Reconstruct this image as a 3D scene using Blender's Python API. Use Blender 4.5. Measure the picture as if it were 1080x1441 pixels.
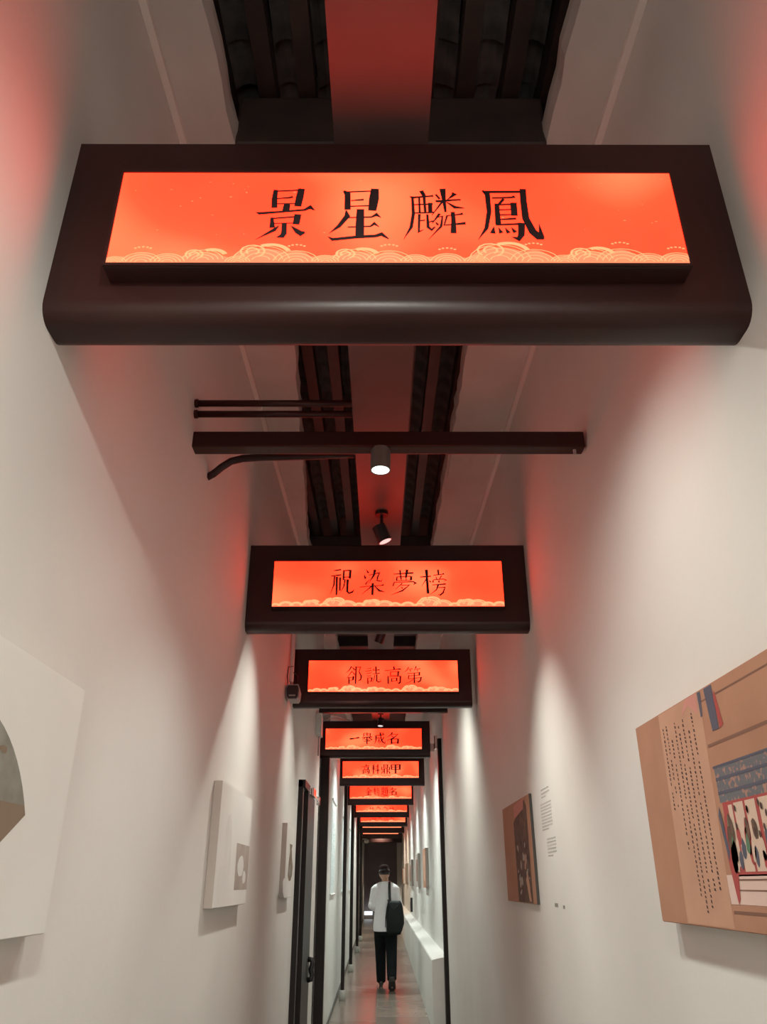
import bpy, bmesh, math, random
from mathutils import Vector, Matrix

S = bpy.context.scene
for o in list(bpy.data.objects):
    bpy.data.objects.remove(o)
COL = S.collection
R = math.radians
CAMZ = 1.65                      # lens height above the floor below it

# ------------------------------------------------------------------ camera
PITCH, YAW, ROLL = R(25.84), 0.0042, R(-0.12)
cam_data = bpy.data.cameras.new('camera')
cam_data.lens = 36.0 * 1080 / 1441
cam_data.sensor_width = 36.0
cam_data.clip_start = 0.02
cam = bpy.data.objects.new('camera', cam_data)
COL.objects.link(cam)
cam.matrix_world = (Matrix.Translation((0, 0, CAMZ)) @ Matrix.Rotation(-YAW, 4, 'Z')
                    @ Matrix.Rotation(math.pi / 2 + PITCH, 4, 'X') @ Matrix.Rotation(ROLL, 4, 'Z'))
S.camera = cam

# ------------------------------------------------------------------ world, exposure
w = bpy.data.worlds.new('world')
S.world = w
w.use_nodes = True
w.node_tree.nodes['Background'].inputs[0].default_value = (0.90, 0.84, 0.78, 1)
w.node_tree.nodes['Background'].inputs[1].default_value = 0.7
S.view_settings.view_transform = 'Standard'
S.view_settings.look = 'None'
S.view_settings.gamma = 1
S.view_settings.use_curve_mapping = False
S.view_settings.exposure = 0.12
WHITE = (0.98, 0.985, 0.88)
COOL = (0.88, 1.0, 0.94)
SIGN_GAIN = 1.05                 # of the pale print; the red film itself is deeper and stronger
FILL = 62                       # power of the unseen fill light added behind the camera
da = bpy.data.lights.new('rear_fill_light', 'AREA')
da.shape = 'RECTANGLE'
da.size, da.size_y = 1.3, 3.6
da.energy = FILL
da.color = (1.0, 0.93, 0.84)
do = bpy.data.objects.new('rear_fill_light', da)
do.location = (0.03, -3.9, 1.9)
do.rotation_euler = (math.pi / 2, 0, 0)
COL.objects.link(do)


# ------------------------------------------------------------------ helpers
def floor_z(y):
    return 0.0172 * y


def roof_z(y):                   # underside of the soffits, rising with the lane
    return CAMZ + 2.17 + 0.0594 * min(y, 9.0)


class MB:
    """collects polygons; build() links them as ONE mesh object"""
    def __init__(self):
        self.v, self.f, self.m = [], [], []

    def poly(self, pts, m=0):
        n = len(self.v)
        self.v += [tuple(p) for p in pts]
        self.f.append(tuple(range(n, n + len(pts))))
        self.m.append(m)
        return self

    def add(self, vs, fs, m=0):
        n = len(self.v)
        self.v += [tuple(p) for p in vs]
        for f in fs:
            self.f.append(tuple(n + i for i in f))
            self.m.append(m)
        return self

    def box(self, x0, x1, y0, y1, z0, z1, b=0.0, m=0, M=None):
        """box, optionally with chamfered edges"""
        bm = bmesh.new()
        bmesh.ops.create_cube(bm, size=1)
        for v in bm.verts:
            v.co = ((x0 + x1) / 2 + v.co.x * (x1 - x0), (y0 + y1) / 2 + v.co.y * (y1 - y0), (z0 + z1) / 2 + v.co.z * (z1 - z0))
        if b:
            bmesh.ops.bevel(bm, geom=bm.edges[:], offset=b, segments=2, affect='EDGES', profile=0.6)
        if M is not None:
            bmesh.ops.transform(bm, matrix=M, verts=bm.verts)
        bm.verts.index_update()
        self.add([v.co for v in bm.verts], [[v.index for v in f.verts] for f in bm.faces], m)
        bm.free()
        return self

    def tube(self, pts, r, n=12, cap=True, m=0):
        """swept tube; r is a number, or one per point, or (a, b) pairs"""
        pts = [Vector(p) for p in pts]
        rs = r if isinstance(r, (list, tuple)) else [r] * len(pts)
        rings = []
        up0 = None
        for i, p in enumerate(pts):
            d = (pts[min(i + 1, len(pts) - 1)] - pts[max(i - 1, 0)]).normalized()
            if up0 is None:
                ref = Vector((0, 1, 0)) if abs(d.y) < 0.9 else Vector((1, 0, 0))
                s = d.cross(ref).normalized()
            else:
                s = (up0 - d * up0.dot(d)).normalized()
            up0 = s
            t = d.cross(s)
            a, b = rs[i] if isinstance(rs[i], (list, tuple)) else (rs[i], rs[i])
            rings.append([p + s * (a * math.cos(2 * math.pi * k / n)) + t * (b * math.sin(2 * math.pi * k / n)) for k in range(n)])
        vs = [q for ring in rings for q in ring]
        fs = []
        for i in range(len(rings) - 1):
            for k in range(n):
                a, b = i * n + k, i * n + (k + 1) % n
                fs.append((a, b, b + n, a + n))
        if cap:
            fs.append(tuple(reversed(range(n))))
            fs.append(tuple(range((len(rings) - 1) * n, len(rings) * n)))
        return self.add(vs, fs, m)

    def ball(self, c, r, n=14, m=0):
        rx, ry, rz = r if isinstance(r, (list, tuple)) else (r, r, r)
        bm = bmesh.new()
        bmesh.ops.create_uvsphere(bm, u_segments=n, v_segments=n // 2 + 1, radius=1)
        bm.verts.index_update()
        self.add([(c[0] + v.co.x * rx, c[1] + v.co.y * ry, c[2] + v.co.z * rz) for v in bm.verts],
                 [[v.index for v in f.verts] for f in bm.faces], m)
        bm.free()
        return self

    def build(self, name, mats, parent=None, smooth=False):
        off = parent.matrix_world.translation if parent is not None else Vector((0, 0, 0))
        if parent is not None:
            off = Vector(parent.location)
            if parent.parent is not None:
                off = off + Vector(parent.parent.location)
        me = bpy.data.meshes.new(name)
        me.from_pydata([Vector(p) - off for p in self.v], [], self.f)
        mats = mats if isinstance(mats, (list, tuple)) else [mats]
        for x in mats:
            me.materials.append(x)
        me.polygons.foreach_set('material_index', self.m)
        if smooth:
            me.polygons.foreach_set('use_smooth', [True] * len(self.f))
        bm = bmesh.new()
        bm.from_mesh(me)
        bmesh.ops.recalc_face_normals(bm, faces=bm.faces)
        bm.to_mesh(me)
        bm.free()
        me.update()
        o = bpy.data.objects.new(name, me)
        COL.objects.link(o)
        if parent is not None:
            o.parent = parent
        return o


def tag(o, label=None, cat=None, group=None, kind=None):
    if label: o['label'] = label
    if cat: o['category'] = cat
    if group: o['group'] = group
    if kind: o['kind'] = kind
    return o


def thing(name, loc, label, cat, group=None):
    o = bpy.data.objects.new(name, None)
    o.empty_display_size = 0.1
    o.location = loc
    COL.objects.link(o)
    return tag(o, label, cat, group)


# ------------------------------------------------------------------ materials
def mat(name, color, rough=0.6, metal=0.0, noise=None, bump=None, coat=0.0, spec=0.5):
    """principled; noise = (scale, other colour, low, high); bump = (scale, strength)"""
    m = bpy.data.materials.new(name)
    m.use_nodes = True
    nt = m.node_tree
    b = nt.nodes['Principled BSDF']
    b.inputs['Base Color'].default_value = (*color, 1)
    b.inputs['Roughness'].default_value = rough
    b.inputs['Metallic'].default_value = metal
    b.inputs['Coat Weight'].default_value = coat
    b.inputs['Specular IOR Level'].default_value = spec
    tc = nt.nodes.new('ShaderNodeTexCoord')
    if noise:
        n = nt.nodes.new('ShaderNodeTexNoise')
        n.inputs['Scale'].default_value = noise[0]
        n.inputs['Detail'].default_value = 5
        nt.links.new(tc.outputs['Object'], n.inputs['Vector'])
        cr = nt.nodes.new('ShaderNodeValToRGB')
        cr.color_ramp.elements[0].position = noise[2]
        cr.color_ramp.elements[1].position = noise[3]
        cr.color_ramp.elements[0].color = (*color, 1)
        cr.color_ramp.elements[1].color = (*noise[1], 1)
        nt.links.new(n.outputs['Fac'], cr.inputs['Fac'])
        nt.links.new(cr.outputs['Color'], b.inputs['Base Color'])
    if bump:
        n2 = nt.nodes.new('ShaderNodeTexNoise')
        n2.inputs['Scale'].default_value = bump[0]
        n2.inputs['Detail'].default_value = 4
        nt.links.new(tc.outputs['Object'], n2.inputs['Vector'])
        bp = nt.nodes.new('ShaderNodeBump')
        bp.inputs['Strength'].default_value = bump[1]
        bp.inputs['Distance'].default_value = 0.01
        nt.links.new(n2.outputs['Fac'], bp.inputs['Height'])
        nt.links.new(bp.outputs['Normal'], b.inputs['Normal'])
    return m


def emit(name, c, strength=1.0):
    m = bpy.data.materials.new(name)
    m.use_nodes = True
    b = m.node_tree.nodes['Principled BSDF']
    b.inputs['Base Color'].default_value = (*[x * 0.15 for x in c], 1)
    b.inputs['Emission Color'].default_value = (*c, 1)
    b.inputs['Emission Strength'].default_value = strength
    b.inputs['Roughness'].default_value = 0.35
    return m


M = {}
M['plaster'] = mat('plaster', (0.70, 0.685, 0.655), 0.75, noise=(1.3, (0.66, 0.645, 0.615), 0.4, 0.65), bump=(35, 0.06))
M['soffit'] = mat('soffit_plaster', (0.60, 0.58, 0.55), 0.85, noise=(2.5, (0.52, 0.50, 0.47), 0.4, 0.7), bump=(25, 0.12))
M['beam'] = mat('brown_gloss_paint', (0.030, 0.009, 0.008), 0.36, noise=(3, (0.024, 0.008, 0.007), 0.4, 0.6), bump=(18, 0.05), spec=0.3)
M['darkwood'] = mat('dark_wood', (0.035, 0.020, 0.016), 0.5, noise=(9, (0.020, 0.012, 0.010), 0.35, 0.65))
M['rooftile'] = mat('grey_roof_tile', (0.10, 0.095, 0.088), 0.85, noise=(12, (0.05, 0.05, 0.048), 0.4, 0.65), bump=(40, 0.2))
M['rafter'] = mat('dark_rafter', (0.040, 0.036, 0.034), 0.7, noise=(8, (0.02, 0.018, 0.018), 0.4, 0.7))
M['trayp'] = mat('reddish_tray_board', (0.095, 0.052, 0.050), 0.45, noise=(4, (0.08, 0.044, 0.042), 0.4, 0.6))
M['trunk'] = mat('pale_plastic_trunking', (0.74, 0.69, 0.65), 0.5)
M['black'] = mat('black_paint', (0.012, 0.012, 0.013), 0.35)
M['blackm'] = mat('black_metal', (0.03, 0.03, 0.032), 0.3, 0.6)
M['doorp'] = mat('dark_door_paint', (0.014, 0.008, 0.007), 0.4, noise=(6, (0.010, 0.008, 0.007), 0.4, 0.6), spec=0.2)
M['glass_dark'] = mat('dark_glass', (0.02, 0.03, 0.028), 0.08, 0.0)
M['chrome'] = mat('brushed_steel', (0.75, 0.74, 0.72), 0.18, 1.0)
M['grey'] = mat('grey_plastic', (0.35, 0.34, 0.34), 0.45)
M['cangrey'] = mat('dark_green_grey_metal', (0.10, 0.11, 0.105), 0.4)
M['whitep'] = mat('white_plastic', (0.75, 0.75, 0.72), 0.4)
M['stone'] = mat('pale_stone', (0.42, 0.40, 0.36), 0.8, noise=(20, (0.33, 0.31, 0.28), 0.4, 0.6), bump=(50, 0.3))
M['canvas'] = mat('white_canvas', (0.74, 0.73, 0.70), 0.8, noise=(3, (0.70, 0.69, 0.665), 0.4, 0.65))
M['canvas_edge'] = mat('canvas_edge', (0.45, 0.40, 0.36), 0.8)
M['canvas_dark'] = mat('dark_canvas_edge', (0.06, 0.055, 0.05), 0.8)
M['tan'] = mat('tan_silk_print', (0.42, 0.215, 0.135), 0.75, noise=(6, (0.37, 0.185, 0.115), 0.35, 0.7))
M['strip'] = mat('pale_tan_scroll_print', (0.51, 0.29, 0.195), 0.75, noise=(8, (0.46, 0.255, 0.17), 0.35, 0.7))
M['ink'] = mat('print_ink', (0.07, 0.035, 0.03), 0.7)
M['fadedink'] = mat('faded_ink', (0.20, 0.10, 0.07), 0.7)
M['blueprint'] = mat('blue_grey_print', (0.13, 0.135, 0.15), 0.7, noise=(75, (0.36, 0.20, 0.16), 0.53, 0.60))
M['bluesolid'] = mat('slate_blue_print', (0.085, 0.09, 0.125), 0.7)
M['redprint'] = mat('red_print', (0.38, 0.065, 0.06), 0.7)
M['creamprint'] = mat('cream_print', (0.62, 0.46, 0.36), 0.75)
M['palepink'] = mat('pale_terrace_print', (0.66, 0.48, 0.42), 0.75)
M['greenprint'] = mat('green_print', (0.10, 0.20, 0.12), 0.75)
M['brownprint'] = mat('brown_print', (0.095, 0.055, 0.040), 0.75, noise=(22, (0.17, 0.10, 0.07), 0.45, 0.7))
M['pinkprint'] = mat('pink_print', (0.55, 0.24, 0.20), 0.75)
M['fangrey'] = mat('grey_fan_print', (0.21, 0.205, 0.175), 0.75, noise=(14, (0.27, 0.27, 0.235), 0.4, 0.6))
M['fanbrown'] = mat('brown_fan_print', (0.22, 0.165, 0.115), 0.75, noise=(14, (0.17, 0.125, 0.09), 0.45, 0.65))
M['greyprint'] = mat('light_grey_print', (0.42, 0.37, 0.33), 0.75, noise=(10, (0.36, 0.30, 0.26), 0.4, 0.6))
M['palegrey'] = mat('very_pale_grey_print', (0.655, 0.65, 0.625), 0.75, noise=(9, (0.69, 0.685, 0.66), 0.4, 0.6))
M['vinyl'] = mat('grey_vinyl_letter', (0.26, 0.25, 0.23), 0.6)
M['vinylpale'] = mat('pale_vinyl_letter', (0.46, 0.45, 0.42), 0.6)
M['mount'] = mat('pale_scroll_paper', (0.66, 0.70, 0.70), 0.5)
M['bluechar'] = mat('pale_blue_lettering', (0.45, 0.62, 0.64), 0.5)
M['tile'] = mat('grey_floor_tile', (0.205, 0.17, 0.138), 0.25, noise=(4, (0.16, 0.13, 0.105), 0.35, 0.7), bump=(30, 0.02))
nt = M['tile'].node_tree            # every tile a little lighter or darker than the next
src = nt.nodes['Principled BSDF'].inputs['Base Color'].links[0].from_socket
oi, mr, hv = nt.nodes.new('ShaderNodeObjectInfo'), nt.nodes.new('ShaderNodeMapRange'), nt.nodes.new('ShaderNodeHueSaturation')
mr.inputs['To Min'].default_value, mr.inputs['To Max'].default_value = 0.72, 1.22
nt.links.new(oi.outputs['Random'], mr.inputs['Value'])
nt.links.new(mr.outputs['Result'], hv.inputs['Value'])
nt.links.new(src, hv.inputs['Color'])
nt.links.new(hv.outputs['Color'], nt.nodes['Principled BSDF'].inputs['Base Color'])
M['grout'] = mat('floor_grout', (0.10, 0.095, 0.085), 0.8)
M['endwall'] = mat('dark_end_wall', (0.36, 0.30, 0.31), 0.7, noise=(2, (0.32, 0.27, 0.28), 0.4, 0.6))
M['skin'] = mat('skin', (0.52, 0.30, 0.21), 0.5)
M['hair'] = mat('black_hair', (0.018, 0.015, 0.014), 0.5)
M['shirt'] = mat('white_shirt_cloth', (0.86, 0.85, 0.86), 0.85, bump=(26, 0.5))
M['trouser'] = mat('black_trouser_cloth', (0.010, 0.012, 0.013), 0.9, bump=(20, 0.3), spec=0.1)
M['bag'] = mat('black_bag_leather', (0.012, 0.016, 0.0155), 0.55, bump=(14, 0.4), spec=0.2)
M['hat'] = mat('dark_brown_felt', (0.028, 0.014, 0.012), 0.9, spec=0.1)
M['shoe'] = mat('dark_shoe', (0.03, 0.026, 0.024), 0.5)
M['sole'] = mat('shoe_sole', (0.05, 0.045, 0.04), 0.7)
M['lamp'] = emit('spotlight_glow', (0.86, 1.0, 0.93), 2.2)
M['lampdim'] = emit('spotlight_glow_side', (0.9, 0.98, 0.92), 0.6)
M['glowstrip'] = emit('far_doorway_light', (0.9, 0.97, 1.0), 1.1)
M['signink'] = mat('sign_lettering', (0.014, 0.003, 0.004), 0.5)


def sign_face():
    """backlit red film: brighter where the lamps sit behind it"""
    m = bpy.data.materials.new('backlit_red_film')
    m.use_nodes = True
    nt = m.node_tree
    b = nt.nodes['Principled BSDF']
    tc = nt.nodes.new('ShaderNodeTexCoord')
    mp = nt.nodes.new('ShaderNodeMapping')
    mp.inputs['Scale'].default_value = (2.6, 0.2, 3.2)
    nt.links.new(tc.outputs['Object'], mp.inputs['Vector'])
    oi = nt.nodes.new('ShaderNodeObjectInfo')
    n = nt.nodes.new('ShaderNodeTexNoise')
    n.noise_dimensions = '4D'
    n.inputs['Scale'].default_value = 1.0
    n.inputs['Detail'].default_value = 1.0
    mm = nt.nodes.new('ShaderNodeMath')
    mm.operation = 'MULTIPLY'
    mm.inputs[1].default_value = 20
    nt.links.new(oi.outputs['Random'], mm.inputs[0])
    nt.links.new(mm.outputs[0], n.inputs['W'])
    nt.links.new(mp.outputs[0], n.inputs['Vector'])
    cr = nt.nodes.new('ShaderNodeValToRGB')
    cr.color_ramp.elements[0].position = 0.36
    cr.color_ramp.elements[0].color = (0.88, 0.0155, 0.0046, 1)
    cr.color_ramp.elements[1].position = 0.68
    cr.color_ramp.elements[1].color = (1.0, 0.054, 0.0195, 1)
    e = cr.color_ramp.elements.new(0.52)
    e.color = (1.0, 0.0225, 0.0068, 1)
    nt.links.new(n.outputs['Fac'], cr.inputs['Fac'])
    nt.links.new(cr.outputs['Color'], b.inputs['Emission Color'])
    b.inputs['Emission Strength'].default_value = 4.6
    b.inputs['Base Color'].default_value = (0.25, 0.03, 0.02, 1)
    b.inputs['Roughness'].default_value = 0.3
    return m


M['signface'] = sign_face()
M['rearglow'] = emit('added_rear_red_glow', (1.0, 0.0225, 0.0068), 2.0)
M['wave_a'] = emit('wave_print_light', (1.0, 0.46, 0.20), SIGN_GAIN)
M['wave_b'] = emit('wave_print_mid', (1.0, 0.265, 0.125), SIGN_GAIN)
M['speck'] = emit('speck_print', (1.0, 0.33, 0.15), SIGN_GAIN)

# ------------------------------------------------------------------ the room
XL, XR = -0.680, 0.750           # near walls
XL2, XR2 = -0.625, 0.750          # walls beyond the doorway
YB, YE = -4.0, 30.6              # open rear of the lane, dark end wall
DOOR_Y = 8.9

# floor: a ramp with two columns of large tiles
mb = MB()
mb.add([(-0.95, YB, floor_z(YB) - 0.006), (0.95, YB, floor_z(YB) - 0.006), (0.95, YE + 2, floor_z(YE + 2) - 0.006), (-0.95, YE + 2, floor_z(YE + 2) - 0.006),
        (-0.95, YB, -0.4), (0.95, YB, -0.4), (0.95, YE + 2, -0.2), (-0.95, YE + 2, -0.2)],
       [(0, 1, 2, 3), (7, 6, 5, 4), (0, 4, 5, 1), (1, 5, 6, 2), (2, 6, 7, 3), (3, 7, 4, 0)])
floor = tag(mb.build('floor', M['grout']), kind='structure')
random.seed(3)
TL = 0.60
proto = None
cols = [(-0.68, -0.053), (-0.047, 0.58)]
tile_me = []
for cx0, cx1 in cols:
    t = MB().box(-(cx1 - cx0) / 2, (cx1 - cx0) / 2, -TL / 2 + 0.005, TL / 2 - 0.005, -0.02, 0.0, 0.002)
    o = t.build('floor_tile', M['tile'], floor)
    tile_me.append(o)
yy = -0.6
first = True
k = 0
while yy < YE - 0.3:
    for c, (cx0, cx1) in enumerate(cols):
        o = tile_me[c] if first else tile_me[c].copy()
        if not first:
            COL.objects.link(o)
        off = 0.3 if c else 0.0
        y = yy + TL / 2 + off
        o.location = ((cx0 + cx1) / 2, y, floor_z(y) + random.uniform(-0.0005, 0.0008))
        o.rotation_euler = (math.atan(0.0172) + random.uniform(-.0006, .0006), random.uniform(-.0006, .0006), 0)
        o.parent = floor
    first = False
    yy += TL

# walls
TOPZ = 5.2
mb = MB()
mb.box(XL - 0.25, XL, YB, DOOR_Y, -0.5, TOPZ)
wl = tag(mb.build('wall_left', M['plaster']), kind='structure')
MB().box(-0.985, -0.735, DOOR_Y, 9.74, -0.3, TOPZ).build('wall_recess', M['plaster'], wl)
MB().box(XL2 - 0.36, XL2, 9.74, YE + 1.5, -0.3, TOPZ).build('wall_left_far', M['plaster'], wl)
wr = tag(MB().box(XR, XR + 0.25, YB, YE + 1.5, -0.5, TOPZ).build('wall_right', M['plaster']), kind='structure')
# dark end wall
we = MB().box(-1.2, 1.2, YE + 1.2, YE + 1.4, 0.2, TOPZ).build('wall_end', M['endwall'])
tag(we, kind='structure')
MB().box(-0.75, 0.80, YE - 0.1, YE + 0.06, 3.17, TOPZ).build('lintel', M['plaster'], we)
MB().box(-0.75, -0.60, YE - 0.1, YE + 0.06, 0.3, 3.17).build('door_jamb', M['plaster'], we)
MB().box(0.59, 0.80, YE - 0.1, YE + 0.06, 0.3, 3.17).build('door_jamb', M['plaster'], we)
# dado on the right with a sloping top
y0, y1 = 9.95, YE - 0.15
XD = 0.575


def dado_top(y):
    return CAMZ - 0.77 + 0.006 * (y - y0)


mb = MB()
for (xa, xb, za, zb) in ((XD, XR + 0.02, None, 0.0),):
    vs = []
    for y in (y0, y1):
        vs += [(xa, y, floor_z(y) - 0.03), (xb, y, floor_z(y) - 0.03), (xb, y, dado_top(y) + 0.035), (xa + 0.01, y, dado_top(y)), (xa, y, dado_top(y) - 0.012)]
    mb.add(vs, [(0, 1, 2, 3, 4), (9, 8, 7, 6, 5), (0, 4, 9, 5), (4, 3, 8, 9), (3, 2, 7, 8), (2, 1, 6, 7), (1, 0, 5, 6)])
tag(mb.build('trim_1', M['plaster']), kind='structure')
# thin dark skirting on the left
mb = MB()
y0p = 9.76
vs = []
for y in (y0p, YE - 0.15):
    vs += [(XL2 - 0.005, y, floor_z(y) - 0.02), (XL2 + 0.012, y, floor_z(y) - 0.02), (XL2 + 0.012, y, floor_z(y) + 0.035), (XL2 - 0.005, y, floor_z(y) + 0.035)]
mb.add(vs, [(0, 1, 2, 3), (7, 6, 5, 4), (0, 3, 7, 4), (3, 2, 6, 7), (2, 1, 5, 6), (1, 0, 4, 5)])
tag(mb.build('baseboard_left', M['grout']), kind='structure')

# ceiling: roof deck above, plaster soffits with ragged inner edges
mb = MB()
ys = [YB, 0.0, 3.0, 6.0, 9.0, YE + 1.5]
for a, b in zip(ys[:-1], ys[1:]):
    za, zb = roof_z(a) + 0.40, roof_z(b) + 0.40
    mb.add([(-1.0, a, za), (1.0, a, za), (1.0, b, zb), (-1.0, b, zb), (-1.0, a, za + .1), (1.0, a, za + .1), (1.0, b, zb + .1), (-1.0, b, zb + .1)],
           [(3, 2, 1, 0), (4, 5, 6, 7), (0, 1, 5, 4), (2, 3, 7, 6), (1, 2, 6, 5), (3, 0, 4, 7)])
ceil = tag(mb.build('ceiling', M['rafter']), kind='structure')


def soffit(side, knots):
    """plaster strip between the wall and the roof opening; knots = (y, |x| of the inner edge)"""
    random.seed(11 if side < 0 else 12)
    xw = (XL - 0.04) if side < 0 else (XR + 0.04)
    pts = []
    for (ya, xa), (yb, xb) in zip(knots[:-1], knots[1:]):
        n = max(1, int((yb - ya) / 0.09))
        for i in range(n):
            t = i / n
            pts.append((ya + (yb - ya) * t, xa + (xb - xa) * t + random.uniform(-0.006, 0.006)))
    pts.append(knots[-1])
    m_ = MB()
    vs = []
    for y, x in pts:
        z = roof_z(y)
        vs += [(xw, y, z), (side * x, y, z), (side * (x - 0.008), y, z + 0.05), (side * (x - 0.008), y, z + 0.09), (xw, y, z + 0.09)]
    fs = []
    for i in range(len(pts) - 1):
        for k in range(5):
            a, b = i * 5 + k, i * 5 + (k + 1) % 5
            fs.append((a, b, b + 5, a + 5))
    fs += [(4, 3, 2, 1, 0), tuple(range(len(vs) - 5, len(vs)))]
    m_.add(vs, fs)
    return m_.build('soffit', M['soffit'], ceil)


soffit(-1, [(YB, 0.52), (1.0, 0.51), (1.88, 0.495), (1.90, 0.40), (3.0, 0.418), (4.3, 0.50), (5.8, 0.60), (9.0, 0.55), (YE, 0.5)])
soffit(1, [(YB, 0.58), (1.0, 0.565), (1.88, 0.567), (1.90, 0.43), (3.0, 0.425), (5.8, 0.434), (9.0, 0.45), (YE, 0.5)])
# rafters along the lane, and a cross purlin
for x in (-0.56, -0.40, -0.26, -0.14, 0.16, 0.30, 0.46, 0.60):
    m_ = MB()
    wdt = 0.030
    for a, b in ((YB, 9.0),):
        za, zb = roof_z(a) + 0.24, roof_z(b) + 0.24
        m_.add([(x - wdt, a, za), (x + wdt, a, za), (x + wdt, b, zb), (x - wdt, b, zb), (x - wdt, a, za + .10), (x + wdt, a, za + .10), (x + wdt, b, zb + .10), (x - wdt, b, zb + .10)],
               [(3, 2, 1, 0), (4, 5, 6, 7), (0, 1, 5, 4), (2, 3, 7, 6), (1, 2, 6, 5), (3, 0, 4, 7)])
    m_.build('rafter', M['darkwood'], ceil)
MB().box(-0.497, 0.569, 1.80, 1.95, roof_z(1.85) - 0.02, roof_z(1.85) + 0.22, 0.012).build('purlin', M['darkwood'], ceil)
for yb in (6.3, 9.9):
    z = roof_z(yb)
    MB().box(-0.72, 0.76, yb - 0.08, yb + 0.08, z + 0.095, z + 0.235, 0.01).build('purlin', M['darkwood'], ceil)
# roof tiles lying across the rafters (only where they can be seen)
proto = None
random.seed(5)
for lane, (xa, xb) in enumerate(((-0.53, -0.43), (-0.37, -0.29), (-0.23, -0.11), (0.13, 0.27), (0.33, 0.43), (0.49, 0.57))):
    proto = None
    y = 0.9
    while y < 6.0:
        if proto is None:
            n = 5
            vs, fs = [], []
            for yy_, dz in ((-0.10, 0.012), (0.10, 0.0)):
                for th in (0.0, 0.012):
                    for i in range(n):
                        t = i / (n - 1)
                        vs.append(((t - .5) * (xb - xa), yy_, dz + th + 0.03 * (1 - (2 * t - 1) ** 2)))
            for i in range(n - 1):
                fs += [(i, i + 1, 2 * n + i + 1, 2 * n + i), (n + i, 3 * n + i, 3 * n + i + 1, n + i + 1), (i, n + i, n + i + 1, i + 1), (2 * n + i, 2 * n + i + 1, 3 * n + i + 1, 3 * n + i)]
            proto = MB().add(vs, fs).build('roof_tile', M['rooftile'], ceil)
            o = proto
        else:
            o = proto.copy()
            COL.objects.link(o)
            o.parent = ceil
        o.location = ((xa + xb) / 2 + random.uniform(-.006, .006), y, roof_z(y) + 0.335 + random.uniform(-.006, .006))
        o.rotation_euler = (math.atan(0.0594), 0, random.uniform(-.03, .03))
        y += 0.17
MB().box(0.44, 0.56, 4.05, 4.45, roof_z(4.2) - 0.016, roof_z(4.2) + 0.03).build('patch_panel', M['soffit'], ceil)

# pale cable trunking in the wall corners
for side, x, lab in ((-1, XL, 'pale thin cable trunking along the top of the left wall'), (1, XR, 'pale thin cable trunking along the top of the right wall')):
    t = thing('cable_trunking', (x - side * 0.012, 0, roof_z(0) - 0.012), lab, 'trunking')
    segs = [(-1.0, 1.86), (1.865, 4.2), (4.205, 6.6), (6.605, 9.0)]
    for a, b in segs:
        m_ = MB()
        xa, xb = (x - side * 0.024, x - side * 0.001)
        xa, xb = min(xa, xb), max(xa, xb)
        za, zb = roof_z(a) - 0.001, roof_z(b) - 0.001
        h = 0.022
        m_.add([(xa, a, za - h), (xb, a, za - h), (xb, b, zb - h), (xa, b, zb - h), (xa, a, za), (xb, a, za), (xb, b, zb), (xa, b, zb)],
               [(3, 2, 1, 0), (4, 5, 6, 7), (0, 1, 5, 4), (2, 3, 7, 6), (1, 2, 6, 5), (3, 0, 4, 7)])
        m_.build('trunking_length', M['trunk'], t)
    for yj in (1.86, 4.2, 6.6):
        xa, xb = (x - side * 0.028, x - side * 0.001)
        MB().box(min(xa, xb), max(xa, xb), yj - 0.02, yj + 0.02, roof_z(yj) - 0.027, roof_z(yj) - 0.001, 0.002).build('trunking_clip', M['trunk'], t)


# central board running over the beams: lengths between beams
def tray_z(y):
    return CAMZ + min(1.445 + 0.0594 * y, 1.803)


t = thing('ceiling_board', (0, 0, tray_z(0)), 'long reddish brown board running down the middle above the beams', 'board')
for a, b in ((-1.0, 2.638), (2.642, 4.6), (4.605, 6.02), (6.025, 9.6), (9.605, 15.4), (15.405, 21.6), (21.605, 28.9)):
    m_ = MB()
    xa, xb = -0.105, 0.108
    za, zb = tray_z(a), tray_z(b)
    m_.add([(xa, a, za), (xb, a, za), (xb, b, zb), (xa, b, zb), (xa, a, za + .06), (xb, a, za + .06), (xb, b, zb + .06), (xa, b, zb + .06)],
           [(3, 2, 1, 0), (4, 5, 6, 7), (0, 1, 5, 4), (2, 3, 7, 6), (1, 2, 6, 5), (3, 0, 4, 7)])
    m_.build('board_length', M['trayp'], t)

# ------------------------------------------------------------------ lettering: (x, y, width) brush strokes per character
G = {}
G['jing'] = [[(218, 88, 26), (215, 150, 34), (218, 218, 36)], [(212, 100, 12), (370, 92, 12), (395, 85, 24)], [(400, 80, 40), (390, 140, 46), (380, 208, 42)],
             [(235, 153, 9), (320, 145, 14), (342, 140, 18)], [(230, 190, 9), (375, 187, 9)], [(305, 190, 38), (300, 242, 44)],
             [(95, 250, 5), (118, 258, 22), (300, 244, 15), (428, 233, 18), (468, 212, 36), (500, 236, 5)],
             [(208, 286, 18), (215, 358, 34)], [(208, 294, 12), (370, 281, 12)], [(385, 264, 42), (376, 335, 40)], [(225, 328, 8), (370, 325, 8)],
             [(296, 330, 30), (298, 395, 34), (285, 416, 34), (250, 422, 6)], [(258, 345, 8), (230, 372, 26), (110, 437, 3)],
             [(343, 345, 5), (388, 382, 34), (414, 398, 42), (440, 388, 16)]]
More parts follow.
